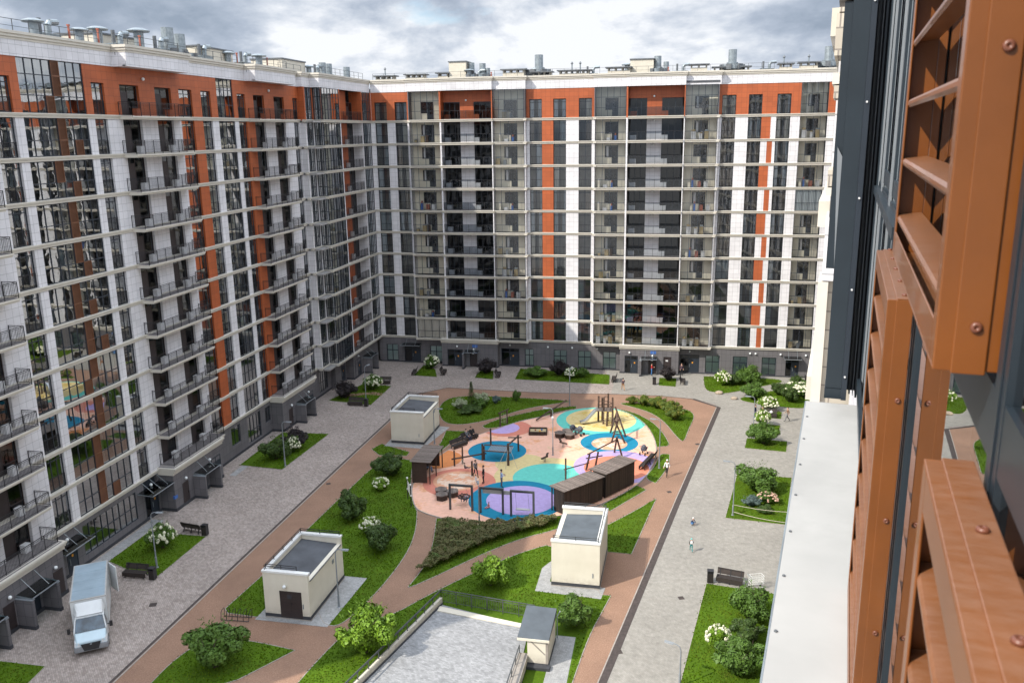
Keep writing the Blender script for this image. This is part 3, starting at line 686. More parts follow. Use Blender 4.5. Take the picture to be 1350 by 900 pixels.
# ---- the long shaded building on the left: local x runs along the facade, local -y faces the courtyard
LB = thing('apartment_building', 'long shaded apartment building on the left with brown louvred bay windows and open balconies', 'building', (0, 0, 0), R(90))
def left_building():
    b = MB(); X0, X1 = -92.0, 0.0; xs1 = -18.6
    win = [(-64.75, -62.9, 3), (-54.7, -53.2, 2), (-43.0, -40.9, 2), (-39.4, -37.7, 2), (-32.7, -31.05, 2), (-20.1, -18.75, 2)]
    win += [(-80.5, -79.0, 2)]
    bay = [(-62.1, -55.5, 8), (-36.55, -33.5, 4)]
    door = [(-51.3, -48.8), (-46.6, -44.2), (-29.35, -27.0), (-24.75, -22.3), (-69.6, -67.0), (-74.5, -72.1)]
    ops = [(a, c) for a, c, _ in win]+[(a, c) for a, c, _ in bay]+door
    orange = [(-40.9, -39.4), (-31.05, -29.35)]
    # piers, with the orange strips between their windows
    for a, c in orange: b.box(a+.002, c-.002, -.004, .4, 3.8, 33.8, 1)
    solid(b, X0, xs1, ops+orange, 3.8, 33.8, 0, .4, 0)
    solid(b, X0, xs1, ops, 33.8, TOP, 0, .4, 1)
    for a, c in [(q[0], q[1]) for q in win]+door: b.box(a, c, .001, .4, 36.35, TOP, 1)
    # outer step and bay towards the corner
    for z0, z1, m in ((3.8, 33.8, 0), (33.8, TOP, 1)):
        b.box(-18.6, -18.25, -.7, .4, z0, z1, m); b.box(-16.45, -16.2, -.72, .3, z0, z1, m)     # post of the step, post before the bay
        b.box(-8.3, -5.8, -.62, -.2, z0, z1, 1); b.box(-10.75, -8.3, -.62, -.2, z0, z1, m); b.box(-3.65, -3.55, -.62, -.2, z0, z1, m); b.box(-3.55, -3.35, -1.9, -.2, z0, z1, m); b.box(-11.0, -10.75, -1.88, -.2, z0, z1, 1 if m else 0)
        b.box(-.32, 0.0, -1.92, .2, z0, z1, m)
    # bands
    for i in range(1, 12):
        z = FB(i); band(b, X0, -18.6, z); band(b, -18.8, -16.2, z, -.7); band(b, -16.35, 0.0-.003, z, -1.9); band_ret(b, -16.2, -2.0, -.5, z, -1)
    for z0 in range(0, 11): b.box(X0, 0, .3, 1.5, 3.62+3*z0, 3.82+3*z0, 5); b.box(-18.6, -.1, -1.7, .3, 3.62+3*z0, 3.82+3*z0, 5)
    # parapet with its two projections
    parapet_run(b, [(xa, xb, y-.05) for xa, xb, y in ((X0, -75.5, 0), (-75.5, -66, -1.25), (-66, -51.9, 0), (-51.9, -43.0, -1.25), (-43, -31.0, 0), (-31.0, -21.8, -1.25), (-21.8, -18.8, 0), (-18.8, -16.6, -.6), (-16.6, -.001, -1.75))])
    for xa, xb in ((-75.5, -66), (-51.9, -43), (-31, -21.8)): b.box(xa, xb, -1.2, 0, TOP+.02, TOP+.12, 0)
    b.box(X0, 0, 1.4, 14, 0, 37.9, 4); b.box(X0+.05, -.05, .2, 13.9, 37.9, 38.15, 8); b.box(-16.5, -.05, -1.4, .2, 37.9, 38.14, 8)
    b.box(X0, X0+.4, .3, 14.2, 0, 38.6, 0); b.box(X0, 14.2, 13.9, 14.3, 0, 38.6, 0); b.box(-.02, .35, .3, 14.2, 3.6, 38.6, 0)
    # ground storey in dark grey tile, with the boxes under the balcony stacks
    gops = [(-62.05, -55.4), (-54.3, -52.35), (-39.6, -37.8), (-36.3, -33.4), (-32.4, -31.1), (-18.0, -15.4)]
    solid(b, X0, -13.0, gops, 0, 3.6, .06, .4, 2)
    for a, c, z0, z1 in ((-62.05, -55.4, .75, 3.2), (-39.6, -37.8, 1.3, 3.25), (-36.3, -33.4, .4, 3.25), (-32.4, -31.1, 1.4, 3.15), (-18.0, -15.4, .5, 3.2)): b.box(a, c, .061, .38, 0, z0, 2); b.box(a, c, .061, .38, z1, 3.6, 2)
    for xa, xb in ((-76.5, -66.0), (-52.1, -44.1), (-31.0, -22.7)):
        b.box(xa, xb, -1.38, .06, .28, 3.42, 2); b.box(xa-.03, xb+.03, -1.42, .06, 0, .28, 7)
        b.profx(xa-.12, xb+.14, [(.02, 3.42), (-1.48, 3.42), (-1.48, 3.62), (-1.62, 3.68), (-1.62, 3.84), (-1.75, 3.9), (-1.75, 4.06), (.02, 4.06)], 3); b.box(xa+.05, xb-.05, -1.55, .05, 4.06, 4.075, 6)
    b.box(-14.3, -12.7, -.55, .3, 0, 3.6, 2); b.box(-12.7, -9.9, -.2, .2, 0, 3.6, 2); b.box(-9.9, -.6, -1.32, .2, 0, 3.6, 2); b.box(-9.93, -.6, -1.36, .1, 0, .26, 7); b.box(X0, -13, .02, .3, 0, .25, 7)
    b.build('wall', WM, LB)
    H = 2.67
    for i in range(1, 12):
        z = FB(i)+.17; top = i == 11; hh = TOP-z if top else H
        for a, c, n in win: tall_window(LB, a, c, z, 2.35 if top else H, cols=n, cur=.55)
        for a, c, n in bay:
            if n == 8:
                k = rng.choice((3, 4)); q = rng.choice((3, 4, 5))
                lou = [(k, 1), (q, 0)] if rng.random() < .8 else [(k, 1)]
                if rng.random() < .4: lou.append(((q+2) % 8, 0))
            else: lou = []
            bay_glazing(LB, a, c, z, hh, n, rows=[1.2, 2.6] if top else [1.12], lou=lou+([(4, 2)] if top and n == 8 else []))
        for a, c in door: dark_door(LB, a, c, z, 2.35 if top else H)
        am = 'orange_tile' if top else 'ac_white'
        for a, c, acs in ((-53.0 if False else -51.75, -43.2, (-50.0, -45.4)), (-30.6, -22.0, (-28.1, -23.5)), (-76.0, -66.2, (-73.3, -68.3))):
            balcony(LB, a, c, FB(i)+.02 if i > 1 else FB(i)+.24, 1.25 if i > 1 else 1.42, acs=acs, mat=am)
        bay_glazing(LB, -18.25, -16.45, z, hh, 4, y=-.66, rows=[1.2, 2.6] if top else [1.12], cur=.2)
        # the projecting corner bay: a narrow glazed return and a wide front, with a recessed balcony and a last glazed strip
        o = bay_glazing(LB, 0, 1.15, z, hh, 2, y=0, rows=[1.2, 2.6] if top else [1.12], cur=0); o.location = (-16.1, -.72, z); o.rotation_euler = (0, 0, R(-90))
        bay_glazing(LB, -16.1, -11.0, z, hh, 6, y=-1.86, rows=[1.2, 2.6] if top else [1.12], cur=.5)
        dark_door(LB, -5.8, -3.65, z, 2.6 if not top else 2.3, y=-.55); balcony(LB, -10.75, -3.55, FB(i)+.08, 1.3, y0=-.55, ret0=False, ret1=False, acs=(-6.7,), mat=am)
        bay_glazing(LB, -3.35, -.32, z, hh, 5, y=-1.86, rows=[1.2, 2.6] if top else [1.12], cur=.4)
    # ground storey openings
    bay_glazing(LB, -62.05, -55.4, .75, 2.45, 9, y=.1, rows=[1.2], name='shop_glazing', cur=.25)
    bay_glazing(LB, -36.3, -33.4, .4, 2.85, 4, y=.14, rows=[1.2], name='shop_glazing'); bay_glazing(LB, -18.0, -15.4, .5, 2.7, 4, y=.14, rows=[1.2], name='shop_glazing')
    tall_window(LB, -39.6, -37.8, 1.3, 1.95, rail=False); tall_window(LB, -32.4, -31.1, 1.4, 1.75, rail=False)
    b2 = MB(); b2.box(-54.3, -52.35, .3, .36, 0, 3.6, 0); b2.build('porch_back', 'navy_metal', LB)
    entrance(LB, -54.25, -52.4, 2.6, .12); canopy(LB, -55.2, -52.1, .05, 2.75, 1.5, 3)
    entrance(LB, -64.9, -62.9, 2.6, .06); canopy(LB, -65.8, -62.6, .05, 2.75, 1.5, 3)
    # boxes: small door, two wind walls under a glass canopy, wide door
    for x in (-51.9, -30.6):
        MB().box(0, .95, -.02, .05, .05, 2.15).box(.78, .84, -.08, -.02, 1.0, 1.2).build('service_door', 'door_brown', LB, (x+1.0, -1.38, 0))
        entrance(LB, x+3.35, x+4.9, 2.3, -1.38); wind_wall(LB, x+2.75, -1.38, 1.2); wind_wall(LB, x+5.35, -1.38, 1.2)
        canopy(LB, x+2.9, x+5.5, -1.38, 2.25, 1.2, 2); entrance(LB, x+5.9, x+7.5, 2.5, -1.38, False)
    for x in (-75.5, -70.8):
        MB().box(0, .95, -.02, .05, .05, 2.15).build('service_door', 'door_brown', LB, (x+3.6, -1.38, 0)); wind_wall(LB, x, -1.38, 1.3); wind_wall(LB, x+2.4, -1.38, 1.3); canopy(LB, x+.1, x+2.6, -1.38, 2.25, 1.3, 2); entrance(LB, x+.6, x+2.1, 2.3, -1.38)
    entrance(LB, -9.4, -7.3, 2.5, -1.32); wind_wall(LB, -6.6, -1.32, 1.3); wind_wall(LB, -4.2, -1.32, 1.3); canopy(LB, -6.7, -3.9, -1.32, 2.3, 1.3, 2); entrance(LB, -12.4, -10.4, 2.6, -.2)
    for x, y, z in ((-50.4, -1.38, 2.5), (-46.4, -1.38, 2.7), (-53.4, .06, 3.0), (-29, -1.38, 2.5), (-24.5, -1.38, 2.7), (-71.3, -1.38, 2.6), (-67.0, -1.38, 2.5), (-8.4, -1.32, 2.9), (-63.9, .06, 3.0), (-48.2, 0, 36.9), (-26, 0, 36.9)): put('wall_lamp', wall_lamp_me(), LB, (x, y, z))
    MB().box(-52.95, -52.5, -.30, -.14, 1.2, 1.5, 0).build('wall_sign', 'blue_sign', LB, (.75, -1.1, 0))
    # thin safety rail along the roof edge
    r = MB()
    for xa, xb, y in ((X0, -52, .6), (-51.9, -43, -.4), (-43, -31, .6), (-31, -21.8, -.4), (-21.8, -16, .6), (-16, -.4, -1.1)):
        r.bar((xa, y, 40.15), (xb, y, 40.15), .035, .035); r.bar((xa, y, 39.7), (xb, y, 39.7), .025, .025)
        n = max(2, int((xb-xa)/1.5))
        for k in range(n+1): q = xa+(xb-xa)*k/n; r.box(q-.02, q+.02, y-.02, y+.02, 38.5, 40.17)
    r.build('roof_railing', 'rail_grey', LB)
left_building()

# ---- the sunlit building across the far end: local axes are the world's
BB = thing('apartment_building', 'sunlit apartment building closing the far end of the courtyard above a dark grey ground storey', 'building', (0, 0, 0))
def inner_wall_me(w, h, v):
    def mk():
        b = MB(); b.box(0, w, 0, .1, 0, h, 0)
        a = w*.30; b.box(a, a+w*.22, -.03, .02, .85, 2.35, 1); b.box(a+w*.22, a+w*.42, -.03, .02, .08, 2.35, 1)
        b.box(a+.05, a+w*.22-.05, -.036, -.03, .92, 2.28, 2); b.box(a+w*.22+.06, a+w*.42-.06, -.036, -.03, .75, 2.26, 2)
        if v % 2: b.box(a+w*.05, a+w*.12, -.042, -.036, .92, 2.28, 3)
        return b.mesh('inner_wall', ['cream_inner', 'navy_metal', 'inner_glass', 'ac_white'])
    return shared(('iw', round(w, 2), round(h, 2), v % 2), mk)
def clutter_me(v):
    def mk():
        r = random.Random(v); b = MB(); cols = {0: [2, 4], 1: [0, 1, 3], 2: [1, 1, 2], 3: [0, 3, 4, 1], 4: [2, 2, 0]}[v]; x = .2
        for c in cols:
            w = r.uniform(.25, .6); h = r.uniform(.3, 1.0); b.box(x, x+w, r.uniform(0, .1), .5, 0, h, c)
            if r.random() < .6: b.box(x+.05, x+w-.05, .08, .42, h, h+r.uniform(.1, .3), (c+1) % 5)
            if r.random() < .6:
                b.tube((x+w+.1, .2, 0), (x+w+.1, .2, .9), .02, .02, 5, 1); b.tube((x+w+.1, .2, .9), (x+w-.2, .1, .95), .02, .02, 5, 1)
            x += w+r.uniform(.1, .6)
        return b.mesh('stored_things', ['cream_inner', 'ac_white', 'orange_mark', 'blue_sign', 'red_pipe'] if v % 2 else ['log', 'ac_white', 'sand', 'galv', 'lamp_grey'])
    return shared(('clut', v), mk)
def loggia(root, x0, x1, z, h, y, top, i, dep=1.25, side=None, dark=False):
    w = x1-x0; n = 5 if top else 4
    mat = 'back_glass' if dark else 'loggia_glass'
    rows = [1.1, 2.4] if top else [1.02]
    o = put('loggia', shared(('lgf', round(w, 2), h, n), lambda: frame_mb(w, h, [w*k/n for k in range(1, n)], rows, .045, .06).mesh('loggia', 'navy_metal')), root, (x0, y, z))
    put('glass_pane', pane_me(w, h, mat, .03), o)
    put('inner_wall', inner_wall_me(w, h, rng.randint(0, 9)), o, (0, dep, 0))
    if rng.random() < .62: put('stored_things', clutter_me(rng.randint(0, 4)), o, (rng.uniform(.1, max(.15, w-3.2)), .25, .02))
    if rng.random() < .10: put('curtain', curtain_me(w, h, 2), o, (0, .16, 0))
    return o
def back_building():
    b = MB(); XE = 62.3
    win = [(2.4, 4.15, 2), (5.28, 7.0, 2), (23.85, 25.52, 2), (27.03, 28.72, 2), (30.4, 32.1, 2), (48.5, 50.2, 2), (51.74, 53.38, 2), (55.15, 56.83, 2)]
    lg = [(7.55, 11.85, -.9), (19.05, 23.3, -.9), (32.6, 36.6, -.9), (43.95, 48.0, -.9), (57.97, 61.2, 0)]
    ob = [(12.05, 18.95), (36.85, 43.85)]
    ops = [(a, c) for a, c, _ in win]
    proj = [(7.45, 23.45), (32.5, 48.15)]
    main = [(1.95, 7.45), (23.45, 32.5), (48.15, XE)]
    org = (25.52, 27.03)
    for xa, xb in main:
        o2 = [q for q in ops if xa <= q[0] < xb]+([(57.97, 61.2)] if xb == XE else [])+([org] if xa == 23.45 else [])+([(53.38, 55.15)] if xb == XE else [])
        solid(b, xa, xb, o2, 3.8, 33.8, 0, .4, 0)
        o3 = [q for q in ops if xa <= q[0] < xb]+([(57.97, 61.2)] if xb == XE else [])
        solid(b, xa, xb, o3, 33.8, TOP, 0, .4, 1)
        for q in o2:
            if q in ops: b.box(q[0], q[1], .001, .4, 36.35, TOP, 1)
    b.box(org[0]+.002, org[1]-.002, -.004, .4, 3.8, 33.8, 1)
    for i in range(1, 11):                                # the orange panel jumps from side to side, storey by storey
        z0, z1 = FB(i), FB(i)+3; s = i % 2 == 0
        sp = (53.38, 54.5) if s else (54.15, 54.8)
        if sp[0] > 53.39: b.box(53.38, sp[0], 0, .4, z0, z1, 0)
        b.box(sp[0]+.001, sp[1]-.001, -.003, .4, z0, z1, 1); b.box(sp[1], 55.15, 0, .4, z0, z1, 0)
    # white posts and side cheeks of the projecting volumes
    for z0, z1, m in ((3.8, 33.8, 0), (33.8, TOP, 1)):
        for x in (11.85, 18.95, 36.62, 43.85): b.box(x, x+(.2 if x in (11.85, 36.62) else .12), -1.1 if m == 0 else -1.12, .4, z0, z1, m)
        for x in (7.45, 23.3, 32.5, 48.0): b.box(x, x+.12, -.86, .4, z0, z1, 0 if m == 0 else 2)
        for xa, xb in ob:
            b.box(xa+2.32, xa+4.2, .2, .5, z0, z1, m)
            if m: b.box(xa, xb, .18, .5, 36.2, TOP, 1)
    for i in range(1, 12):
        z = FB(i)
        for xa, xb in main: band(b, xa+(.003 if xa > 2 else 0), xb, z)
        for xa, xb in proj: band(b, xa-.08, xa+4.45, z, -.9); band(b, xb-4.4, xb+.1, z, -.9); band(b, xa+4.35, xb-4.3, z, -1.1); band_ret(b, xb+.05, -1.05, -.15, z, 1); band_ret(b, xa, -1.05, -.15, z, -1)
    for k in range(0, 11): b.box(1.95, XE, .3, 1.6, 3.62+3*k, 3.8+3*k, 5); [b.box(xa, xb, -.85, .3, 3.62+3*k, 3.8+3*k, 5) for xa, xb in proj]
    parapet_run(b, [(xa, xb, y-.05) for xa, xb, y in ((1.95, 7.2, 0), (7.2, 11.8, -.9), (11.8, 19.1, -1.25), (19.1, 23.5, -.8), (23.5, 32.4, 0), (32.4, 36.6, -.85), (36.6, 44.0, -1.15), (44.0, 48.3, -.7), (48.3, XE, 0))])
    b.box(-14, XE, 1.65, 14, 0, 37.9, 4); b.box(-14, XE, .1, 13.9, 37.9, 38.15, 8)
    for xa, xb in proj: b.box(xa, xb, -.8, .1, 37.9, 38.14, 8)
    b.box(-14, XE, 13.9, 14.2, 0, 38.6, 0); b.box(XE-.003, XE+.35, 0, 14, 0, 38.7, 0); b.box(1.62, 1.95, -.02, .4, 3.6, TOP, 0)
    # ground storey
    g0 = [(2.45, 4.2), (5.15, 7.6), (9.0, 10.85), (19.5, 22.1), (22.9, 24.15), (27.0, 28.85), (30.4, 32.25), (33.85, 35.7), (44.3, 46.9), (47.7, 49.55), (51.3, 53.2), (55.05, 56.9), (58.1, 59.8)]
    solid(b, 1.35, XE, g0, 0, 3.6, .05, .45, 2)
    for a, c in g0: b.box(a, c, .051, .4, 2.62, 3.6, 2); 
    for a, c in g0: b.box(a, c, .4, .5, 0, 2.7, 4)
    b.box(1.4, XE, .02, .3, 0, .18, 7)
    for xa, xb, ds in ((11.15, 19.25, [(11.95, 14.2), (15.2, 16.3)]), (36.3, 44.15, [(36.95, 38.75), (40.15, 41.25), (42.15, 43.2)])):
        solid(b, xa, xb, ds, .0, 3.42, -1.2, .05, 2)
        for a, c in ds: b.box(a, c, -1.199, .0, 2.5, 3.42, 2); b.box(a, c, -.9, -.8, 0, 2.5, 4)
        b.box(xa-.02, ds[0][0], -1.23, 0, 0, .2, 7); b.box(ds[-1][1], xb+.02, -1.23, 0, 0, .2, 7)
        b.profx(xa-.1, xb+.1, [(.02, 3.40), (-1.28, 3.40), (-1.28, 3.55), (-1.4, 3.6), (-1.4, 3.8), (-1.48, 3.86), (-1.48, 4.02), (.02, 4.02)], 3)
    b.build('wall', WM, BB)
    H = 2.67
    for i in range(1, 12):
        z = FB(i)+.17; top = i == 11; hh = TOP-z if top else H
        for a, c, n in win: tall_window(BB, a, c, z, 2.35 if top else H, mat='back_glass', cur=.74, bars=.3)
        for k, (a, c, y) in enumerate(lg): loggia(BB, a, c, z, hh, y, top, i, dep=1.3 if y else 1.15, dark=top and k > 0)
        for a, c in ob:
            dark_door(BB, a+.2, a+2.32, z, 2.2 if top else H, y=.25, solid_left=False); dark_door(BB, a+4.2, a+6.75, z, 2.2 if top else H, y=.25, solid_left=False)
            balcony(BB, a-.02, c+.02, FB(i)+.1, 1.35, y0=.22, kind='glass', ret0=False, ret1=False, acs=(a+.2, a+4.2), mat='orange_tile' if top else 'ac_white')
            put('wall_lamp', wall_lamp_me(), BB, (a+3.2, .2, FB(i)+2.6))
    for a, c in ((2.45, 4.2), (9.0, 10.85), (22.9, 24.15), (27.0, 28.85), (30.4, 32.25), (33.85, 35.7), (47.7, 49.55), (51.3, 53.2), (55.05, 56.9)):
        w = c-a; o = frame_mb(w, 2.45, [w*.5], [1.55], .08, .1).build('shop_window', 'navy_metal', BB, (a, .12, .17)); put('glass_pane', pane_me(w, 2.45, 'back_glass'), o)
        put('blind', shared(('blind', round(w, 2)), lambda: MB().quad((.07, .16, .08), (w-.07, .16, .08), (w-.07, .16, 2.4), (.07, .16, 2.4)).mesh('blind', 'office_blind')), o)
    for a, c in ((5.15, 7.6), (19.5, 22.1), (44.3, 46.9), (58.1, 59.8)): entrance(BB, a, c, 2.5, .15)
    for x0, x1 in ((11.95, 14.2), (36.95, 38.75)): entrance(BB, x0, x1, 2.4, -1.12)
    for x0, x1 in ((15.2, 16.3), (40.15, 41.25), (42.15, 43.2)): MB().box(.04, x1-x0-.04, 0, .06, .05, 2.4).box(.3, .62, -.012, -.002, 1.85, 2.05, 1).build('service_door', ['door_brown', 'ac_white'], BB, (x0, -1.1, 0))
    for x in (14.45, 39.05): wind_wall(BB, x, -1.2, 1.4)
    for x in (14.6, 39.2): canopy(BB, x, x+2.1, -1.2, 2.35, 1.3, 2)
    canopy(BB, 5.0, 7.8, .05, 2.75, 1.4, 2); canopy(BB, 57.8, 60.0, .05, 2.75, 1.4, 2)
    for x in (15.6, 40.4): MB().box(0, .75, -.03, 0, 0, .4).build('wall_sign', 'blue_sign', BB, (x, -1.2, 2.85))
    for x, y, z in ((13.4, -1.2, 2.95), (37.6, -1.2, 2.95), (15.8, -1.2, 2.6), (40.7, -1.2, 2.6), (20.8, .05, 3.1), (45.6, .05, 3.1), (26.2, .05, 3.0), (29.6, .05, 3.0), (33.1, .05, 3.0), (54.2, .05, 3.1), (53.5, .05, 3.1), (57.4, .05, 3.1), (60.6, .05, 3.1)): put('wall_lamp', wall_lamp_me(), BB, (x, y, z))
    r = MB()
    r.bar((2.2, .5, 40.1), (XE, .5, 40.1), .03, .03); r.bar((2.2, .5, 39.65), (XE, .5, 39.65), .022, .022)
    for k in range(40): q = 2.2+(XE-2.2)*k/39; r.box(q-.018, q+.018, .482, .518, 38.4, 40.12)
    r.build('roof_railing', 'rail_grey', BB)
back_building()

# ---- roof plant, every piece a thing of its own
def mushroom(label, loc, s=1.0, sc=None):
    t = thing('roof_vent', label, 'vent', loc, rng.uniform(-.2, .2), 'mushroom roof vents')
    MB().box(-.42, .42, -.42, .42, 0, 1.0).box(-.47, .47, -.47, .47, 1.0, 1.05).build('curb', 'galv', t)
    MB().tube((0, 0, 1.0), (0, 0, 2.05), .28, .28, 14).build('duct', 'galv', t, smooth=False)
    MB().lathe((0, 0, 2.0), [(.26, 0), (.62, .02), (.65, .09), (.6, .14), (.3, .24), (.02, .27)], 16).build('cap', 'galv', t); t.scale = (s, s, s); return t
def fan(label, loc, s=1.0):
    t = thing('roof_fan', label, 'fan', loc, rng.uniform(0, 1), 'roof exhaust fans')
    MB().box(-.8, .8, -.6, .6, 0, .5).build('base', 'galv_dark', t); MB().lathe((0, 0, .5), [(.5, 0), (.5, .35), (.95, .4), (.95, .75), (.5, .8), (.5, .95)], 12).build('housing', 'galv', t)
    MB().tube((0, 0, 1.4), (0, 0, 2.5), .36, .36, 12).build('stack', 'galv', t)
    for a in range(6): MB().box(.55, 1.05, -.22, .22, .85, 1.28).build('louvre', 'galv_dark', t, rz=a*1.047)
    t.scale = (s, s, s); return t
def hatch(label, loc, w=3.0):
    t = thing('ventilation_hood', label, 'vent', loc, 0, 'low ventilation hoods on the far roof')
    b = MB(); b.box(-w/2, w/2, -.7, .7, 0, 1.3); b.build('base', 'beige_tile', t); MB().box(-w/2-.3, w/2+.3, -1, 1, 1.62, 1.76).build('lid', 'galv_dark', t)
    n = max(1, int(w/.8)); sm = shared('spacer', lambda: MB().box(-.1, .1, -.6, .6, 1.3, 1.62).mesh('spacer', 'beige_tile'))
    for k in range(n+1): put('spacer', sm, t, (-w/2+.1+(w-.2)*k/n, 0, 0))
    return t
def red_riser(label, loc, h=1.9):
    t = thing('riser_pipe', label, 'pipe', loc, 0, 'red riser pipes on the roof'); MB().box(-.06, .06, -.06, .06, 0, h).build('pipe', 'red_pipe', t); MB().box(-.09, .09, -.09, .09, h-.1, h+.02).build('cap', 'red_pipe', t); return t
def lift_house(label, loc, w, d, h):
    t = thing('lift_house', label, 'roof housing', loc, 0, 'beige lift houses on the roofs'); MB().box(-w/2, w/2, -d/2, d/2, 0, h).build('wall', 'beige_tile', t); MB().box(-w/2-.1, w/2+.1, -d/2-.1, d/2+.1, h, h+.14).build('roof', 'galv_dark', t); return t
RZ = 38.15
def duct_unit(label, loc, rz, s=1.0):
    t = thing('duct_unit', label, 'duct', loc, rz, 'boxed duct units on the roofs'); MB().box(-.9, .9, -.45, .45, .3, 1.5).box(-.95, .95, -.5, .5, 1.5, 1.56).build('casing', 'galv', t); MB().box(-.8, -.6, -.4, .4, 0, .3).box(.6, .8, -.4, .4, 0, .3).build('base', 'galv_dark', t)
    MB().path([(.3, 0, 1.5), (.3, 0, 2.1), (.5, 0, 2.35), (1.2, 0, 2.4)], .2, 10).build('elbow', 'galv', t); MB().path([(-.5, 0, 1.5), (-.5, 0, 2.5)], .14, 10).build('stub_pipe', 'galv_dark', t); t.scale = (s,)*3; return t
for k, (x, y) in enumerate([(-3.4, -54.6), (-3.2, -46.2), (-2.6, -41.2), (-2.8, -33.6), (-3.0, -25.0), (-3.0, -6.0)]): duct_unit('boxed duct unit with bent outlet on the left roof, %s from the near end' % ['first', 'second', 'third', 'fourth', 'fifth', 'sixth'][k], (x, y, RZ), R(90), 1.15)
for k, x in enumerate((15.9, 23.2, 31.5, 43.2, 54.0)): duct_unit('boxed duct unit with bent outlet on the far roof, %s from the left' % ['first', 'second', 'third', 'fourth', 'fifth'][k], (x, 4.0, RZ), R(0), .95)
ORD = ['first', 'second', 'third', 'fourth', 'fifth', 'sixth', 'seventh', 'eighth', 'ninth', 'tenth']
for k, (y, x, s) in enumerate([(-56.3, -3, 1.2), (-51.3, -3, 1.15), (-49.04, -3, 1.3), (-43.5, -3, 1.5), (-28.4, -3, 1.2), (-21.55, -3, 1.32), (-8.4, -3, 1.18)]):
    mushroom('galvanised mushroom vent on the left roof, %s of seven counted from the near end' % ORD[k], (x, y, RZ), s)
for k, (y, x, s) in enumerate([(-39.05, -3, 1.55), (-37.1, -3, 1.4), (-4.1, -3, 1.3), (-2.1, -3, 1.3), (4.2, -3, 1.3)]):
    fan('grey finned exhaust fan on the left roof, %s of five counted from the near end' % ORD[k], (x, y, RZ), s)
for k, (y, x) in enumerate([(-53.0, -2.6), (-50.1, -2.2), (-44.6, -2.2), (-27.2, -2.6), (-20.6, -2.5)]): red_riser('red riser pipe on the left roof, %s of five counted from the near end' % ORD[k], (x, y, RZ), 2.6)
lift_house('low beige housing behind the third mushroom vent on the left roof', (-7, -43.5, RZ), 4, 6, 2.7)
lift_house('long beige housing at mid length of the left roof', (-5.2, -30.5, RZ), 4, 7.0, 2.7)
lift_house('beige housing on the left roof nearest the inner corner', (-5.2, -12.2, RZ), 4, 6.5, 2.9)
lift_house('tall beige lift house on the far roof left of centre', (13.3, 5, RZ), 2.4, 3, 3.4)
lift_house('tall beige lift house on the far roof right of centre', (38.2, 5, RZ), 3.0, 3, 3.0)
for k, (x, w) in enumerate([(3.2, 3.2), (7.4, 3.2), (11.2, 1.8), (21.3, 3.6), (25.0, 3.0), (29.3, 5.0), (35.3, 3.6), (45.5, 2.6), (49.6, 5.5), (56.2, 1.8), (59.0, 2.6)]):
    hatch('low beige ventilation hood with grey lid on the far roof, %s from the left' % (ORD+['eleventh'])[k], (x, 3.0+.6*(k % 3), RZ+.1+.12*((k*5) % 4)), w*.8)
for k, (x, s) in enumerate([(15.0, 1.25), (16.6, 1.2), (24.4, 1.55), (40.2, 1.3), (49.7, 1.5), (61.5, 1.5), (17.3, .95), (41.3, 1.0)]): fan('grey finned exhaust fan on the far roof, %s of eight' % ['first from the left', 'second from the left', 'alone left of centre', 'beside the right lift house', 'alone right of centre', 'at the far right end', 'third from the left', 'outermost beside the right lift house'][k], (x, 4.5, RZ+.2), s)
for k, x in enumerate((2.9, 29.0, 30.1, 56.0, 59.0)):
    t = thing('flue', 'thin grey flue standing on the far roof, %s of five from the left' % ORD[k], 'pipe', (x, 3.6, RZ), 0, 'thin flues on the far roof'); MB().tube((0, 0, 0), (0, 0, 2.7), .09).build('pipe', 'galv', t); MB().lathe((0, 0, 2.7), [(.1, 0), (.2, .06), (.05, .3)], 10).build('cap', 'galv_dark', t)
mushroom('small mushroom vent left of the right lift house on the far roof', (36.2, 5, RZ), 1.2); mushroom('mushroom vent hugging the left lift house on the far roof', (14.9, 3.6, RZ), 1.1)
red_riser('red riser pipe beside the fans of the left lift house', (17.9, 4, RZ), 2.0); red_riser('red riser pipe beside the fans of the right lift house', (41.6, 4, RZ), 2.0)

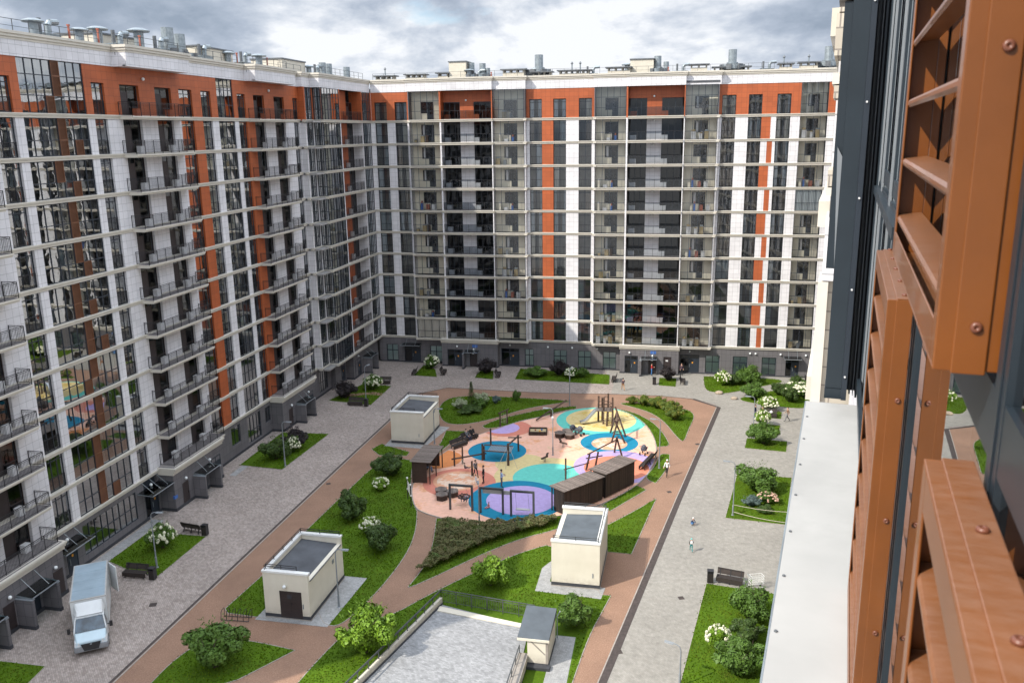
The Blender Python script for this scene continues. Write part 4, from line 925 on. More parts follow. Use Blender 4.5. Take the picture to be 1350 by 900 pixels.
# ------------------------------------------------------------------ the near building on the right: local x goes into it, local y along its front
AR = R(9.3)
RB = thing('apartment_building', 'near apartment building with rust brown louvres, navy window frames and white ledge at right edge', 'building', (CAMP.x, CAMP.y, 0), -AR)
EZ = CAMP.z
def near_building():
    b = MB(); M = ['near_stone', 'cream', 'white_tile', 'interior', 'grey_tile', 'roof_membrane']
    # wall below and above the near bay, body, roof
    b.box(.30, .7, -4, 13.9, 0, EZ-1.42, 2); b.box(.30, .7, -4, 13.9, EZ+1.5, 38.5, 2); b.box(1.1, 14, -4, 13.9, 0, 38.2, 3); b.box(.3, 14, -4, 13.9, 38.3, 38.5, 5)
    b.box(.16, .7, 4.12, 13.9, EZ-1.4, EZ+1.49, 2)
    # the far stretch of the same front stands a little further out
    F0 = 14.0; F1 = 114.0; X = -.23
    for z0, z1, dx, m in ((EZ+1.62, EZ+3.4, -.02, 0), (EZ+1.02, EZ+1.60, -.05, 0), (EZ+.80, EZ+1.0, .06, 3), (EZ+.62, EZ+.78, -.05, 1), (EZ+.42, EZ+.60, -.02, 0), (EZ-.60, EZ+.40, .05, 2), (EZ-.86, EZ-.62, -.02, 0), (EZ-1.0, EZ-.88, -.03, 1), (EZ-1.32, EZ-1.02, .04, 3), (EZ-2.3, EZ-1.34, .0, 2)):
        b.box(X+dx, .9, F0, F0+1.2, z0, z1, m)
    b.box(X-.05, -.13, F0, F0+1.0, EZ-9, EZ-2.32, 1); b.box(-.128, .9, F0+.1, F0+1.2, EZ-9, EZ-2.32, 0); b.box(X, .9, F0, F0+1.2, 0, EZ-9.01, 2); b.box(X+.02, .9, F0+.02, F0+1.2, EZ+3.42, 38.6, 2)
    b.box(X, X+.5, F0+1.2, F1, 0, 3.6, 4); y = F0+1.5
    n = 26; p = (F1-y)/n
    for k in range(n): b.box(X, X+.4, y+k*p, y+k*p+p*.42, 3.6, 38.6, 2)
    for i in range(1, 13): b.box(X-.15, X+.6, F0+1.2, F1, 3.6+3*(i-1), 4.02+3*(i-1), 1)
    b.box(X+1.2, 14, F0+1.21, F1, 0, 38.2, 3); b.box(X+.4, 14, F0+1.2, F1, 38.3, 38.45, 5); b.box(X, 14, F1, F1+.3, 0, 38.6, 2); b.box(X-.1, X+.3, F0+1.2, F1, 38.62, 39.3, 1)
    b.build('wall', M, RB)
    w = MB()
    for k in range(n):
        a, c = y+k*p+p*.42, y+(k+1)*p
        for i in range(1, 12):
            z = 3.8+3*(i-1)+.22
            for q in (a, (a+c)/2-.03, c-.06): w.box(X+.2, X+.27, q, q+.06, z, z+2.58, 0)
            w.box(X+.2, X+.27, a, c, z+1.0, z+1.06, 0); w.quad((X+.24, c, z), (X+.24, a, z), (X+.24, a, z+2.58), (X+.24, c, z+2.58), 1)
    o = w.build('window', ['navy_metal', 'window_glass'], RB); o['kind'] = 'stuff'
    # ledge under the window, with its fixing screws
    lg = MB(); pts = [(-.092, 3.88), (-.092, -1.5), (.30, -1.5), (.30, 3.88)]
    lg.prism([(p[0], p[1]) for p in pts][::-1], EZ-1.205, EZ-1.18, 0); lg.prism([(-.080, -1.49), (.30, -1.49), (.30, 3.872), (-.080, 3.872)], EZ-1.42, EZ-1.207, 0); lg.box(-.097, -.0925, -1.5, 3.88, EZ-1.215, EZ-1.1805, 1)
    lo = lg.build('ledge', ['cornice_top', 'galv'], RB)
    sm = MB().tube((0, 0, 0), (0, 0, .005), .0052, .004, 8).mesh('screw', 'galv_dark')
    for k in range(16): put('screw', sm, lo, (-.079, 3.65-k*.283, EZ-1.181))
    # navy frame of the bay
    fr = MB()
    for s in (.06, .765, 1.592, 2.235, 2.86, 3.52): fr.box(.130, .19, s-.024, s+.024, EZ-1.178, EZ+1.48); fr.box(.1285, .1298, s-.006, s+.006, EZ-1.176, EZ+1.478)
    fr.box(.122, .19, 3.875, 3.925, EZ-1.178, EZ+1.48)
    for z0, z1 in ((-.275, -.215), (-1.178, -1.10), (1.38, 1.48)): fr.box(.1305, .19, -1.4, 3.9, EZ+z0, EZ+z1)
    fr.box(.112, .1303, 2.23, 3.86, EZ-.262, EZ-.232); fr.box(.02+.09, .1244, 2.23, 3.88, EZ-1.10, EZ-1.06)
    for s0, s1 in ((2.24, 2.82), (2.90, 3.48)):           # opening sashes with their own frames
        for z0, z1 in ((-.20, 1.37), (-1.09, -.28)):
            fr.box(.132, .17, s0, s0+.04, EZ+z0, EZ+z1); fr.box(.132, .17, s1-.04, s1, EZ+z0, EZ+z1); fr.box(.1325, .17, s0+.05, s1-.05, EZ+z0, EZ+z0+.05)
    f = fr.build('window_frame', 'near_navy', RB)
    ga = MB()
    for s in (1.615, 2.208, 2.262, 2.835, 2.886, 3.495, 3.546, 3.872): ga.box(.1275, .1345, s-.004, s+.004, EZ-1.1, EZ+1.37)
    ga.build('gasket', 'lamp_grey', f)
    MB().quad((.136, 3.9, EZ-1.17), (.136, -1.4, EZ-1.17), (.136, -1.4, EZ+1.45), (.136, 3.9, EZ+1.45)).build('glass_pane', 'near_glass', f)
    # corner post at the end of the bay
    p = MB(); p.box(-.018, .050, 3.95, 4.10, EZ-1.13, EZ+2.6, 0); p.box(.0505, .072, 3.93, 4.10, EZ-1.178, EZ+2.6, 3); p.box(.0725, .20, 4.105, 4.115, EZ-1.178, EZ+2.6, 3); p.box(.082, .089, 4.04, 4.104, EZ-1.178, EZ+2.6, 0); p.box(.098, .101, 4.02, 4.104, EZ-1.178, EZ+2.6, 2); p.box(.108, .116, 3.99, 4.104, EZ-1.178, EZ+2.6, 0); p.box(-.052, -.0185, 3.99, 4.10, EZ-.60, EZ+.50, 0)
    p.hexa([(-.018, 3.97, EZ-.60), (-.0185, 3.97, EZ-.60), (-.0185, 4.1, EZ-.60), (-.018, 4.1, EZ-.60), (-.040, 3.97, EZ-.08), (-.0185, 3.97, EZ-.12), (-.0185, 4.1, EZ-.12), (-.040, 4.1, EZ-.08)], 2)
    p.box(-.020, .052, 3.945, 4.1, EZ-1.178, EZ-1.132, 0); p.box(-.075, -.019, 3.98, 4.2, EZ+.505, EZ+2.6, 1)
    pp = p.build('corner_post', ['near_navy', 'near_stone', 'lamp_grey', 'navy_metal'], RB)
    sm = MB().tube((0, 0, 0), (0, -.007, 0), .005, .004, 8).mesh('screw', 'ac_white')
    for z in (-1.07, -.68, -.29, .1, .49, .88): put('screw', sm, pp, (.061, 3.929, EZ+z))
    # the three louvred screens in front of the glass
    def screen(s0, s1, z0, z1, t=.082, td=.122, deep=False):
        w = MB(); e = .030; h = z1-z0
        w.box(t, td, s0, s0+.0025, z0, z1, 0); w.box(t, td, s1-.0025, s1, z0, z1, 0)        # sheet metal cheeks
        w.box(t, td, s0+.0025, s1-.0025, z1-.0025, z1, 0); w.box(t, td, s0+.0025, s1-.0025, z0, z0+.0025, 0)
        w.box(t, t+.0025, s0+.003, s0+e, z0+.003, z1-.003, 0); w.box(t, t+.0025, s1-e, s1-.003, z0+.003, z1-.003, 0)   # face flange
        w.box(t, t+.0025, s0+e, s1-e, z1-e*1.3, z1-.003, 0); w.box(t, t+.0025, s0+e, s1-e, z0+.003, z0+e*1.3, 0)
        q = t+.014                                                                           # the pressed step in cheek and cap
        w.box(q, td+.0006, s0-.0022, s0-.0001, z0-.0015, z1, 0); w.box(q, td+.0006, s0-.002, s1, z1+.0001, z1+.0025, 0)
        if deep: w.box(td+.0002, .1345, s0+.0005, s0+.003, z0+.001, z1, 0); w.box(td+.0002, .1345, s1-.003, s1-.0005, z0+.001, z1, 0)
        o = w.build('louvre_screen', 'louvre_brown', RB); bevel(o, .0012, 2)
        sl = MB(); k = z0+.06; 
        while k < z1-.05:
            P = [(t+.004, k-.006), (t+.0015, k-.002), (t+.0015, k+.002), (t+.004, k+.0055), (t+.038, k+.009), (t+.038, k+.006), (t+.006, k+.002), (t+.006, k-.003)]
            i = len(sl.v); n = len(P)
            sl.v += [(x, s0+.004, z) for x, z in P]+[(x, s1-.004, z) for x, z in P]
            sl.f.append(tuple(i+j for j in range(n))); sl.m.append(0); sl.f.append(tuple(i+n+j for j in reversed(range(n)))); sl.m.append(0)
            for j in range(n): j2 = (j+1) % n; sl.f.append((i+j2, i+j, i+n+j, i+n+j2)); sl.m.append(0)
            k += .090
        sl.build('slat', 'louvre_brown', o)
        rv = shared('rivet', lambda: MB().lathe((0, 0, 0), [(.0050, 0), (.0049, .0016), (.0040, .0030), (.0016, .0036), (.0014, .0028)], 14).mesh('rivet', 'rivet', True))
        zz = z0+.04
        while zz < z1: r_ = put('rivet', rv, o, (td-.010, s0-.0023, zz)); r_.rotation_euler = (R(90), 0, 0); zz += .225
        yy = s0+.03
        while yy < s1: put('rivet', rv, o, (td-.012, yy, z1+.0026)); yy += .15
    screen(.80, 1.56, EZ-.205, EZ+1.37, deep=True); screen(1.565, 2.21, EZ-1.175, EZ-.284); screen(.03, .81, EZ-1.175, EZ-.290, t=.084, td=.124)
near_building()

# ------------------------------------------------------------------ courtyard structures
def kiosk(label, x0, x1, y0, y1, h, open_side, door=None):
    t = thing('utility_building', label, 'utility building', (x0, y0, 0)); w, d = x1-x0, y1-y0; b = MB(); e = .22; dk = h-.62
    b.box(0, w, 0, d, .32, dk, 0); b.box(-.04, w+.04, -.04, d+.04, 0, .10, 2); b.box(-.02, w+.02, -.02, d+.02, .10, .34, 1)
    b.build('wall', ['render_cream', 'plinth_dark', 'kerb'], t)
    p = MB(); cap = lambda xa, xb, ya, yb: (p.box(xa, xb, ya, yb, dk+.001, h-.14, 0), p.box(xa-.05, xb+.05, ya-.05, yb+.05, h-.14, h, 1))
    cap(0, w, 0, e); cap(0, w, d-e, d)
    if open_side == 'R': cap(0, e, e+.051, d-e-.051)
    else: cap(w-e, w, e+.051, d-e-.051)
    p.build('parapet', ['render_cream', 'white_paint'], t)
    x_a, x_b = (e, w+.06) if open_side == 'R' else (-.06, w-e)
    zl, zr = (dk+.16, dk-.02) if open_side == 'R' else (dk-.02, dk+.16)
    MB().hexa([(x_a, e+.002, dk-.05), (x_b, e+.002, dk-.05), (x_b, d-e-.002, dk-.05), (x_a, d-e-.002, dk-.05), (x_a, e+.002, zl), (x_b, e+.002, zr), (x_b, d-e-.002, zr), (x_a, d-e-.002, zl)]).build('roof', 'roof_membrane_blue' if open_side == 'L' else 'roof_membrane', t)
    r = MB(); runs = [((.12, .11), (w-.12, .11)), ((.12, d-.11), (w-.12, d-.11))]+([((.12, .11), (.12, d-.11))] if open_side == 'R' else [((w-.12, .11), (w-.12, d-.11))])
    if open_side == 'R': runs[0] = ((.12, .30), (w*.72, .30))
    for (xa, ya), (xb, yb) in runs:
        L = math.hypot(xb-xa, yb-ya); n = max(2, int(L/1.2))
        for z in (.30, .16): r.bar((xa, ya, h+z), (xb, yb, h+z), .04, .04)
        for k in range(n+1): q = k/n; r.box(xa+(xb-xa)*q-.02, xa+(xb-xa)*q+.02, ya+(yb-ya)*q-.02, ya+(yb-ya)*q+.02, h-.1, h+.32)
    r.build('railing', 'black_metal' if open_side == 'R' else 'rail_grey', t)
    MB().box(-.02, .02, -.16, .16, 0, .3).build('vent_grille', 'lamp_grey', t, (w if open_side == 'R' else 0, d*.7, dk-.75)); MB().box(-.035, .035, -.03, .0, .4, .75).build('meter_box', 'lamp_grey', t, (w*.86, -.001, .5))
    if door:
        a, c, dh = door; w2 = c-a; m = MB(); m.box(0, w2, -.015, .05, 0, dh, 0); m.box(w2/2-.01, w2/2+.01, -.02, -.014, 0, dh, 1)
        for k in range(int(dh/.22)): m.box(.03, w2-.03, -.019, -.0145, .05+k*.22, .062+k*.22, 1)
        m.box(w2*.35, w2*.55, -.02, -.014, dh-.55, dh-.25, 2); m.box(w2/2+.05, w2/2+.09, -.07, -.02, 1.0, 1.15, 1)
        m.build('door', ['door_brown', 'dark_plastic', 'plinth_dark'], t, (a, -.006, .12)); put('wall_lamp', wall_lamp_me(), t, (a+.45, 0, dh+.5))
    return t
kiosk('cream utility building with a brown double door beside the bicycle rack', 17.3, 20.6, -66.5, -60.6, 3.55, 'R', (1.15, 2.75, 2.0))
kiosk('shaded cream utility building with a black flat roof near the inner corner', 14.5, 18.1, -32.5, -26.6, 3.65, 'R')
kiosk('sunlit cream utility building with a grey roof below the long slatted shelter', 36.0, 39.5, -58.9, -52.9, 3.65, 'L')

def ramp():
    t = thing('ramp_enclosure', 'walled and railed paved deck over the garage at the bottom edge', 'garage deck', (32, -68, 0)); o = Vector((-32, 68))
    P = lambda x, y: (x-32, y+68)
    b = MB(); b.prism([P(26.0, -75), P(36, -75), P(35.4, -64.6), P(28.8, -63.0)], .0, .10, 0); d = b.build('deck', 'ramp_paving', t)
    MB().prism([P(28.8, -63.9), P(35.2, -64.9), P(35.2, -64.5), P(28.8, -63.3)], .10, .16, 0).build('kerb', 'beige_tile', t)
    w = MB(); strip_mb(w, [P(25.7, -76), P(28.75, -62.75)], .22, 0, .52, False, 0); strip_mb(w, [P(25.85, -76), P(28.9, -62.9)], .06, .1, .20, False, 1); w.build('wall', ['render_cream', 'plinth_dark'], t)
    w = MB(); strip_mb(w, [P(35.75, -76), P(35.75, -68.6)], .58, .0, .66, False, 0); strip_mb(w, [P(36.02, -76), P(36.02, -68.6)], .06, .0, .1, False, 1); strip_mb(w, [P(35.75, -76), P(35.75, -68.55)], .64, .66, .74, False, 2); w.build('wall', ['render_cream', 'plinth_dark', 'kerb'], t)
    for pts, z0, hh in (([P(25.7, -76), P(28.75, -62.75)], .52, .58), ([P(28.75, -62.75), P(35.6, -63.6)], .1, 1.0), ([P(35.52, -76), P(35.52, -68.6)], .74, .55)):
        r = MB(); (xa, ya), (xb, yb) = pts; L = math.hypot(xb-xa, yb-ya); n = int(L/1.1)
        r.bar((xa, ya, z0+hh), (xb, yb, z0+hh), .05, .05); r.bar((xa, ya, z0+.12), (xb, yb, z0+.12), .03, .03); r.bar((xa, ya, z0+hh*.84), (xb, yb, z0+hh*.84), .03, .03)
        for k in range(n+1): q = k/n; r.box(xa+(xb-xa)*q-.025, xa+(xb-xa)*q+.025, ya+(yb-ya)*q-.025, ya+(yb-ya)*q+.025, z0-.05, z0+hh)
        if hh == 1.0:
            m = int(L/.13)
            for k in range(m): q = k/m; r.box(xa+(xb-xa)*q-.01, xa+(xb-xa)*q+.01, ya+(yb-ya)*q-.01, ya+(yb-ya)*q+.01, z0+.12, z0+hh*.84)
        r.build('railing', 'rail_grey', t)
    h = thing('stair_house', 'small cream stair house with a dark sloped roof beside the garage deck', 'stair house', (36.4, -67.0, 0))
    b = MB(); b.box(-.35, .95, -1.75, 1.2, .25, 1.85, 0); b.box(-.38, .98, -1.78, 1.22, 0, .25, 1); b.box(-.40, 1.1, -2.2, -1.76, 0, .22, 1); b.bar((-.2, -1.76, 1.8), (.75, -1.76, .9), .05, .07, 2); b.box(.8, .95, -1.755, -1.7, .2, 1.85, 2); b.build('wall', ['render_cream', 'plinth_dark', 'kerb'], h)
    MB().hexa([(-.95, -1.85, 1.85), (1.02, -1.85, 1.85), (1.02, 1.3, 1.85), (-.95, 1.3, 1.85), (-.95, -1.85, 2.0), (1.02, -1.85, 1.96), (1.02, 1.3, 2.30), (-.95, 1.3, 2.34)], 0).box(-.97, 1.04, -1.89, -1.852, 1.80, 1.96, 1).build('roof', ['roof_membrane_blue', 'render_cream'], h)
    MB().path([(1.02, 1.5, 0), (1.02, 1.5, 1.6), (1.2, 1.7, 1.9)], .04).build('downpipe', 'lamp_grey', h)
ramp()

# ------------------------------------------------------------------ street furniture
def lamp(label, loc, h, head):
    t = thing('street_lamp', label, 'street lamp', (loc[0], loc[1], .02), math.atan2(head[1], head[0]), 'courtyard lamps')
    MB().tube((0, 0, 0), (0, 0, .9), .075, .075, 10).tube((0, 0, .9), (0, 0, h-.35), .05, .04, 10).lathe((0, 0, 0), [(.13, 0), (.13, .04), (.08, .06)], 10).build('pole', 'lamp_grey', t)
    MB().path([(0, 0, h-.36), (.03, 0, h-.2), (.12, 0, h-.07), (.28, 0, h), (.5, 0, h+.02)], .032).build('arm', 'lamp_grey', t)
    MB().hexa([(.45, -.09, h-.04), (1.0, -.11, h-.01), (1.0, .11, h-.01), (.45, .09, h-.04), (.45, -.06, h+.05), (1.0, -.07, h+.06), (1.0, .07, h+.06), (.45, .06, h+.05)], 0).box(.55, .97, -.07, .07, h-.052, h-.036, 1).build('head', ['lamp_grey', 'lamp_glass'], t)
    return t
for l, p, h, hd in (('slim lamp on the grass beside the brown door utility building', (21.79, -64.46), 4.45, (1, 0)), ('slim lamp between the dark sofa bench and the white hydrangea on the left lawn', (5.68, -61.6), 4.6, (1, .1)),
    ('slim lamp on the left lawn with the purple bush', (6.06, -40.48), 4.65, (1, .1)), ('slim lamp at the corner of the shaded flat roofed utility building', (19.12, -31.97), 3.95, (1, 0)),
    ('tall lamp at the far tip of the lawn with the spruce', (31.51, -16.44), 4.5, (.2, 1)), ('tall lamp with two small cameras standing on the playground rubber', (32.08, -33.18), 5.05, (-1, -.1)),
    ('slim lamp on the grass strip beside the pram bench', (42.88, -34.89), 5.0, (-1, .1)), ('slim lamp beside the row of little square lawns', (52.42, -24.59), 4.6, (-1, 0)),
    ('slim lamp with cords tied to it on the lawn of pink flowers', (49.47, -44.56), 4.85, (-1, .1)), ('slim lamp cut by the bottom edge beside the nearest right lawn', (45.34, -69.2), 2.75, (-1, .3)),
    ('slim lamp on the left lawn nearest the inner corner', (6.98, -20.35), 4.9, (.3, 1)), ('slim lamp in front of the square swing frames by the brown hedge', (28.49, -50.29), 3.6, (-.3, 1))):
    t = lamp(l, p, h, hd)
    if 'cameras' in l:
        for a in (-1, 1): MB().box(-.09, .09, -.14, .14, -.08, .08).build('camera_box', 'ac_white', t, (.02, a*.16, 4.0+a*.12))
def cords():
    for l, z, e in (('upper white cord tied from the lamp across the lawn of pink flowers', 1.0, (54.3, -44.2, .5)), ('lower white cord tied from the lamp along the edge of the lawn of pink flowers', .35, (54.0, -45.6, .15))):
        b = MB(); a = Vector((49.5, -44.6, z)); c = Vector(e); P = [a.lerp(c, k/8)+Vector((0, 0, -.12*math.sin(math.pi*k/8))) for k in range(9)]
        b.path(P, .025, 5); tag(b.build('cord', 'rope'), l, 'cord')
cords()
def bench(label, loc, rz, w=1.9, style='sofa', group='courtyard benches'):
    t = thing('park_bench', label, 'bench', (loc[0], loc[1], .03), rz, group)
    b = MB()
    for k in range(5): b.box(-w/2, w/2, -.30+k*.105, -.30+k*.105+.09, .40, .45)
    if style == 'sofa': b.box(-w/2, w/2, -.30, -.26, .12, .399)
    b.build('seat', 'bench_slats', t)
    b = MB()
    for k in range(4): z = .50+k*.105; y = .23+k*.035; b.hexa([(-w/2, y, z), (w/2, y, z), (w/2, y+.035, z), (-w/2, y+.035, z), (-w/2, y+.03, z+.09), (w/2, y+.03, z+.09), (w/2, y+.065, z+.09), (-w/2, y+.065, z+.09)])
    b.build('backrest', 'bench_slats', t)
    for x in (-w/2+.2, 0, w/2-.2):
        b = MB(); b.bar((x, -.26, 0), (x, -.22, .40), .06, .06); b.bar((x, .30, 0), (x, .12, .42), .06, .06); b.bar((x, -.26, .40), (x, .26, .40), .05, .05); b.bar((x, .2, .4), (x, .37, .93), .05, .05); b.build('leg', 'black_metal', t)
    return t
for a in (('dark bench seen from its open underside at the far tip of the left hydrangea lawn', (5.05, -55.5), R(172)), ('dark sofa bench facing out beside the near edge of the left hydrangea lawn', (4.95, -63.15), R(2)),
    ('dark sofa bench in front of the purple bush near the inner corner', (5.7, -20.6), R(3)), ('dark bench at the far tip of the lawn nearest the inner corner', (6.0, -11.3), R(5)),
    ('small bench at the left tip of the far lawn with the white hydrangea', (8.55, -6.0), R(-80)), ('dark bench at the right side of the far lawn with the white hydrangea', (12.5, -5.4), R(95)), ('dark bench right of the small far lawn with the purple bush', (20.2, -5.4), R(95)),
    ('pale bench at the right tip of the long far lawn', (35.9, -5.3), R(-88)), ('dark bench right of the small far lawn by the dark doorway', (44.8, -5.0), R(88)),
    ('brown bench with white bags on it between the little square lawns', (54.6, -17.2), R(-8)), ('brown bench beside the white trolley on the near right lawn edge', (48.75, -56.3), R(-12))): bench(*a)
bench('brown bench by the slatted shelter roof, nearer of the two under the sitters', (21.95, -32.5), R(60), 2.1); bench('brown bench under the sitting couple beside the blue disc', (22.55, -30.2), R(60), 2.1); bench('brown bench beside the pram on the purple disc', (41.75, -34.0), R(-106), 3.9)
def bin_(label, loc, rz=0):
    t = thing('litter_bin', label, 'litter bin', (loc[0], loc[1], .03), rz, 'litter bins'); b = MB(); b.box(-.22, .22, -.2, .2, .04, .78, 0)
    for k in range(5): b.box(-.2+k*.085, -.2+k*.085+.06, -.212, -.2005, .08, .74, 1)
    b.build('body', ['black_metal', 'bench_slats'], t); MB().box(-.24, .24, -.22, .22, .9, .95).box(-.23, -.19, -.2, .2, .78, .9).box(.19, .23, -.2, .2, .78, .9).build('lid', 'black_metal', t); return t
for a in (('dark litter bin beside the bench at the far tip of the left hydrangea lawn', (6.4, -55.9)), ('dark litter bin beside the near sofa bench on the left', (6.45, -63.25)), ('dark litter bin beside the sofa bench near the inner corner', (7.15, -20.8)),
          ('dark litter bin left of the small far lawn by the dark doorway', (41.2, -6.1)), ('brown litter bin beside the bench on the near right lawn', (47.35, -56.4)), ('dark litter bin at the right end of the far lawns', (60.6, -2.2))): bin_(*a)
def rack():
    t = thing('bicycle_rack', 'black looped bicycle rack at the corner of the utility lawn', 'bicycle rack', (15.45, -67.2, .02), R(4)); b = MB()
    for z, y in ((.06, -.25), (.06, .25)): b.tube((-1, y, z), (1, y, z), .025, n=6)
    b.build('base', 'black_metal', t)
    for k in range(6): x = -1+.4*k; MB().path([(x, -.25, .05), (x+.06, -.25, .65), (x+.1, -.12, .78), (x+.1, .12, .78), (x+.06, .25, .65), (x, .25, .05)], .022, 6).build('hoop', 'black_metal', t)
rack()
def rock(label, loc, s):
    b = MB(); b.ball((0, 0, .12), .55, .38, .28, 10); r = random.Random(int(s*100))
    b.v = [(x*s*(1+.15*mnoise.noise((x*3, y*3, z*3+s))), y*s*(1+.2*mnoise.noise((y*3, x*3, z))), z*s) for x, y, z in b.v]; tag(b.build('boulder', 'rock', None, (loc[0], loc[1], .03), smooth=True), label, 'boulder', 'boulders at lawn corners')
rock('tan boulder at the tip of the far right lawn', (49.35, -8.9), .95); rock('tan boulder at the left tip of the lawn of round bushes', (51.1, -10.9), .8)
def trolley():
    t = thing('shopping_trolley', 'white wire shopping trolley parked beside the bench', 'trolley', (50.6, -56.7, .03), R(20)); b = MB()
    for k in range(9):
        x = -.45+k*.11; b.bar((x, -.26, .45), (x, -.24, 1.0), .012, .012); b.bar((x, .26, .45), (x, .24, 1.0), .012, .012); b.bar((x, -.26, .45), (x, .26, .45), .012, .012)
    for z in (.45, .63, .81, 1.0): b.bar((-.47, -.26, z), (.45, -.26, z), .022, .022); b.bar((-.47, .26, z), (.45, .26, z), .022, .022); b.bar((.45, -.26, z), (.45, .26, z), .022, .022); b.bar((-.47, -.26, z), (-.47, .26, z), .022, .022)
    b.build('basket', 'white_paint', t); f = MB()
    for y in (-.24, .24): f.bar((-.5, y, .14), (.42, y, .14), .03, .03); f.bar((-.45, y, .14), (-.6, y, 1.05), .03, .03)
    f.build('frame', 'white_paint', t); MB().tube((-.6, -.28, 1.06), (-.6, .28, 1.06), .02).build('handle', 'galv', t)
    for x in (-.45, .4):
        for y in (-.24, .24): MB().tube((x, y-.02, .07), (x, y+.02, .07), .065, n=10).build('wheel', 'tyre', t)
trolley()
for x, y, l in ((54.25, -17.15, 'white carrier bag at the middle of the brown bench'), (54.9, -17.3, 'white carrier bag at the right end of the brown bench')):
    b = MB(); b.ball((0, 0, .16), .2, .13, .17, 8); b.v = [(p[0]*(1.2-p[2]), p[1], p[2]) for p in b.v]; b.tube((-.06, 0, .30), (0, 0, .40), .015, n=5); b.tube((.06, 0, .30), (0, 0, .40), .015, n=5); tag(b.build('carrier_bag', 'white_paint', None, (x, y, .48), smooth=True), l, 'bag', 'bags on the bench')

# ------------------------------------------------------------------ the playground
Zp = .046
def log(b, a, c, r=.07): return b.tube(a, c, r, r*.9, 8)
def shelter(label, x0, y0, x1, y1, depth, h, side=1):
    a, c = Vector((x0, y0)), Vector((x1, y1)); L = (c-a).length; rz = math.atan2(c.y-a.y, c.x-a.x); t = thing('slatted_shelter', label, 'shelter', (x0, y0, Zp), rz, 'slatted playground shelters')
    b = MB(); n = int(L/.145)
    for k in range(n): q = L*k/n; b.box(q+.004, q+L/n-.004, -.02, .02, .12, h-.1)
    for z in (.3, 1.1, 1.9): b.box(0, L, .021, .06, z, z+.07)
    b.build('back_wall', 'dark_planks', t)
    for s in (0, L-.05):
        b = MB(); m = int(depth/.15)
        for k in range(m): q = .03+(depth-.35)*k/m; b.box(s, s+.04, q, q+.13, .1, h-.14)
        b.build('side_wall', 'dark_planks', t)
    for xx in (0.0, L/2, L-.09):
        for yy in (.03, depth-.12): MB().box(xx, xx+.09, yy+.03, yy+.12, 0, h-.1).build('post', 'dark_planks', t)
    b = MB(); n = int((L+.3)/.14)
    for k in range(n): q = -.15+(L+.3)*k/n; b.box(q+.004, q+(L+.3)/n-.008, -.18, depth+.12, h-.09+.012*(k % 2), h-.04+.012*(k % 2))
    b.build('roof', 'roof_planks', t); b = MB()
    for k in range(4): b.box(.12, L-.12, .30+k*.11, .39+k*.11, .40, .45)
    b.box(.12, L-.12, .33, .37, .05, .40); b.build('bench', 'bench_slats', t); return t
shelter('near half of the long slatted shelter with a weathered plank roof', 35.24, -47.2, 38.15, -43.45, 1.6, 2.32)
shelter('far half of the long slatted shelter beside the pram bench', 38.40, -43.05, 40.72, -39.35, 1.75, 2.45)
shelter('narrow slatted shelter with a dark purple grey plank roof beside the west lawn', 20.1, -38.25, 20.1, -42.55, 1.75, 2.25)
def square_frame(label, x0, x1, y, h=2.4):
    t = thing('swing_frame', label, 'swing frame', ((x0+x1)/2, y, Zp), 0, 'square swing frames'); w = (x1-x0)/2
    for s in (-w, w): MB().box(s-.085, s+.085, -.085, .085, 0, h-.171).build('post', 'rail_grey', t)
    MB().box(-w-.085, w+.085, -.085, .085, h-.17, h).build('crossbeam', 'rail_grey', t); return t, w
def chains(t, xs, y0, z0, y1, z1):
    for x in xs: MB().tube((x, y0, z0), (x, y1, z1), .012, n=5).build('chain', 'galv', t)
t, w = square_frame('square grey swing frame carrying the round nest swing', 25.21, 27.21, -47.6)
b = MB()
for k in range(20):
    a, c = 2*math.pi*k/20, 2*math.pi*(k+1)/20; b.tube((.52*math.cos(a), .52*math.sin(a), 0), (.52*math.cos(c), .52*math.sin(c), 0), .05, n=6)
for k in range(-3, 4): b.bar((k*.14, -.45, -.02), (k*.14, .45, -.02), .03, .02); b.bar((-.45, k*.14, -.03), (.45, k*.14, -.03), .03, .02)
b.build('nest_seat', 'dark_plastic', t, (-.05, 1.2, .75)); chains(t, (-.5, .4), 0, 2.25, 1.2, .78)
t, w = square_frame('square grey swing frame carrying a pale hanging board', 28.0, 30.0, -47.8); MB().box(-.85, 1.75, -.03, .03, 0, .34).build('hanging_board', 'board_grey', t, (0, .25, 1.75))
t, w = square_frame('square grey swing frame with a wide flat swing seat', 30.76, 32.73, -48.0); MB().box(-.62, .62, -.16, .16, 0, .06).build('seat', 'board_grey', t, (-.05, .5, .42)); chains(t, (-.6, .5), 0, 2.25, .5, .46)
def logs(name, label, cat, loc, bars, extra=None):
    t = thing(name, label, cat, (loc[0], loc[1], Zp))
    for nm, a, c, r in bars: b = MB(); log(b, a, c, r); b.build(nm, 'log', t)
    if extra: extra(t)
    return t
def bridge_x(t):
    b = MB()
    for k in range(15): x = -.95+k*.16; b.box(x, x+.10, -.78, .72, 1.0, 1.04)
    b.build('deck', 'lamp_grey', t); b = MB(); b.path([(1.35, -1.6, 2.1), (.4, -2.5, 0)], .018, 5); b.path([(1.35, -1.6, 2.1), (2.4, -2.5, 0)], .018, 5); b.path([(1.35, -1.6, 2.1), (1.3, -2.9, 0)], .018, 5); b.build('rope', 'rope', t)
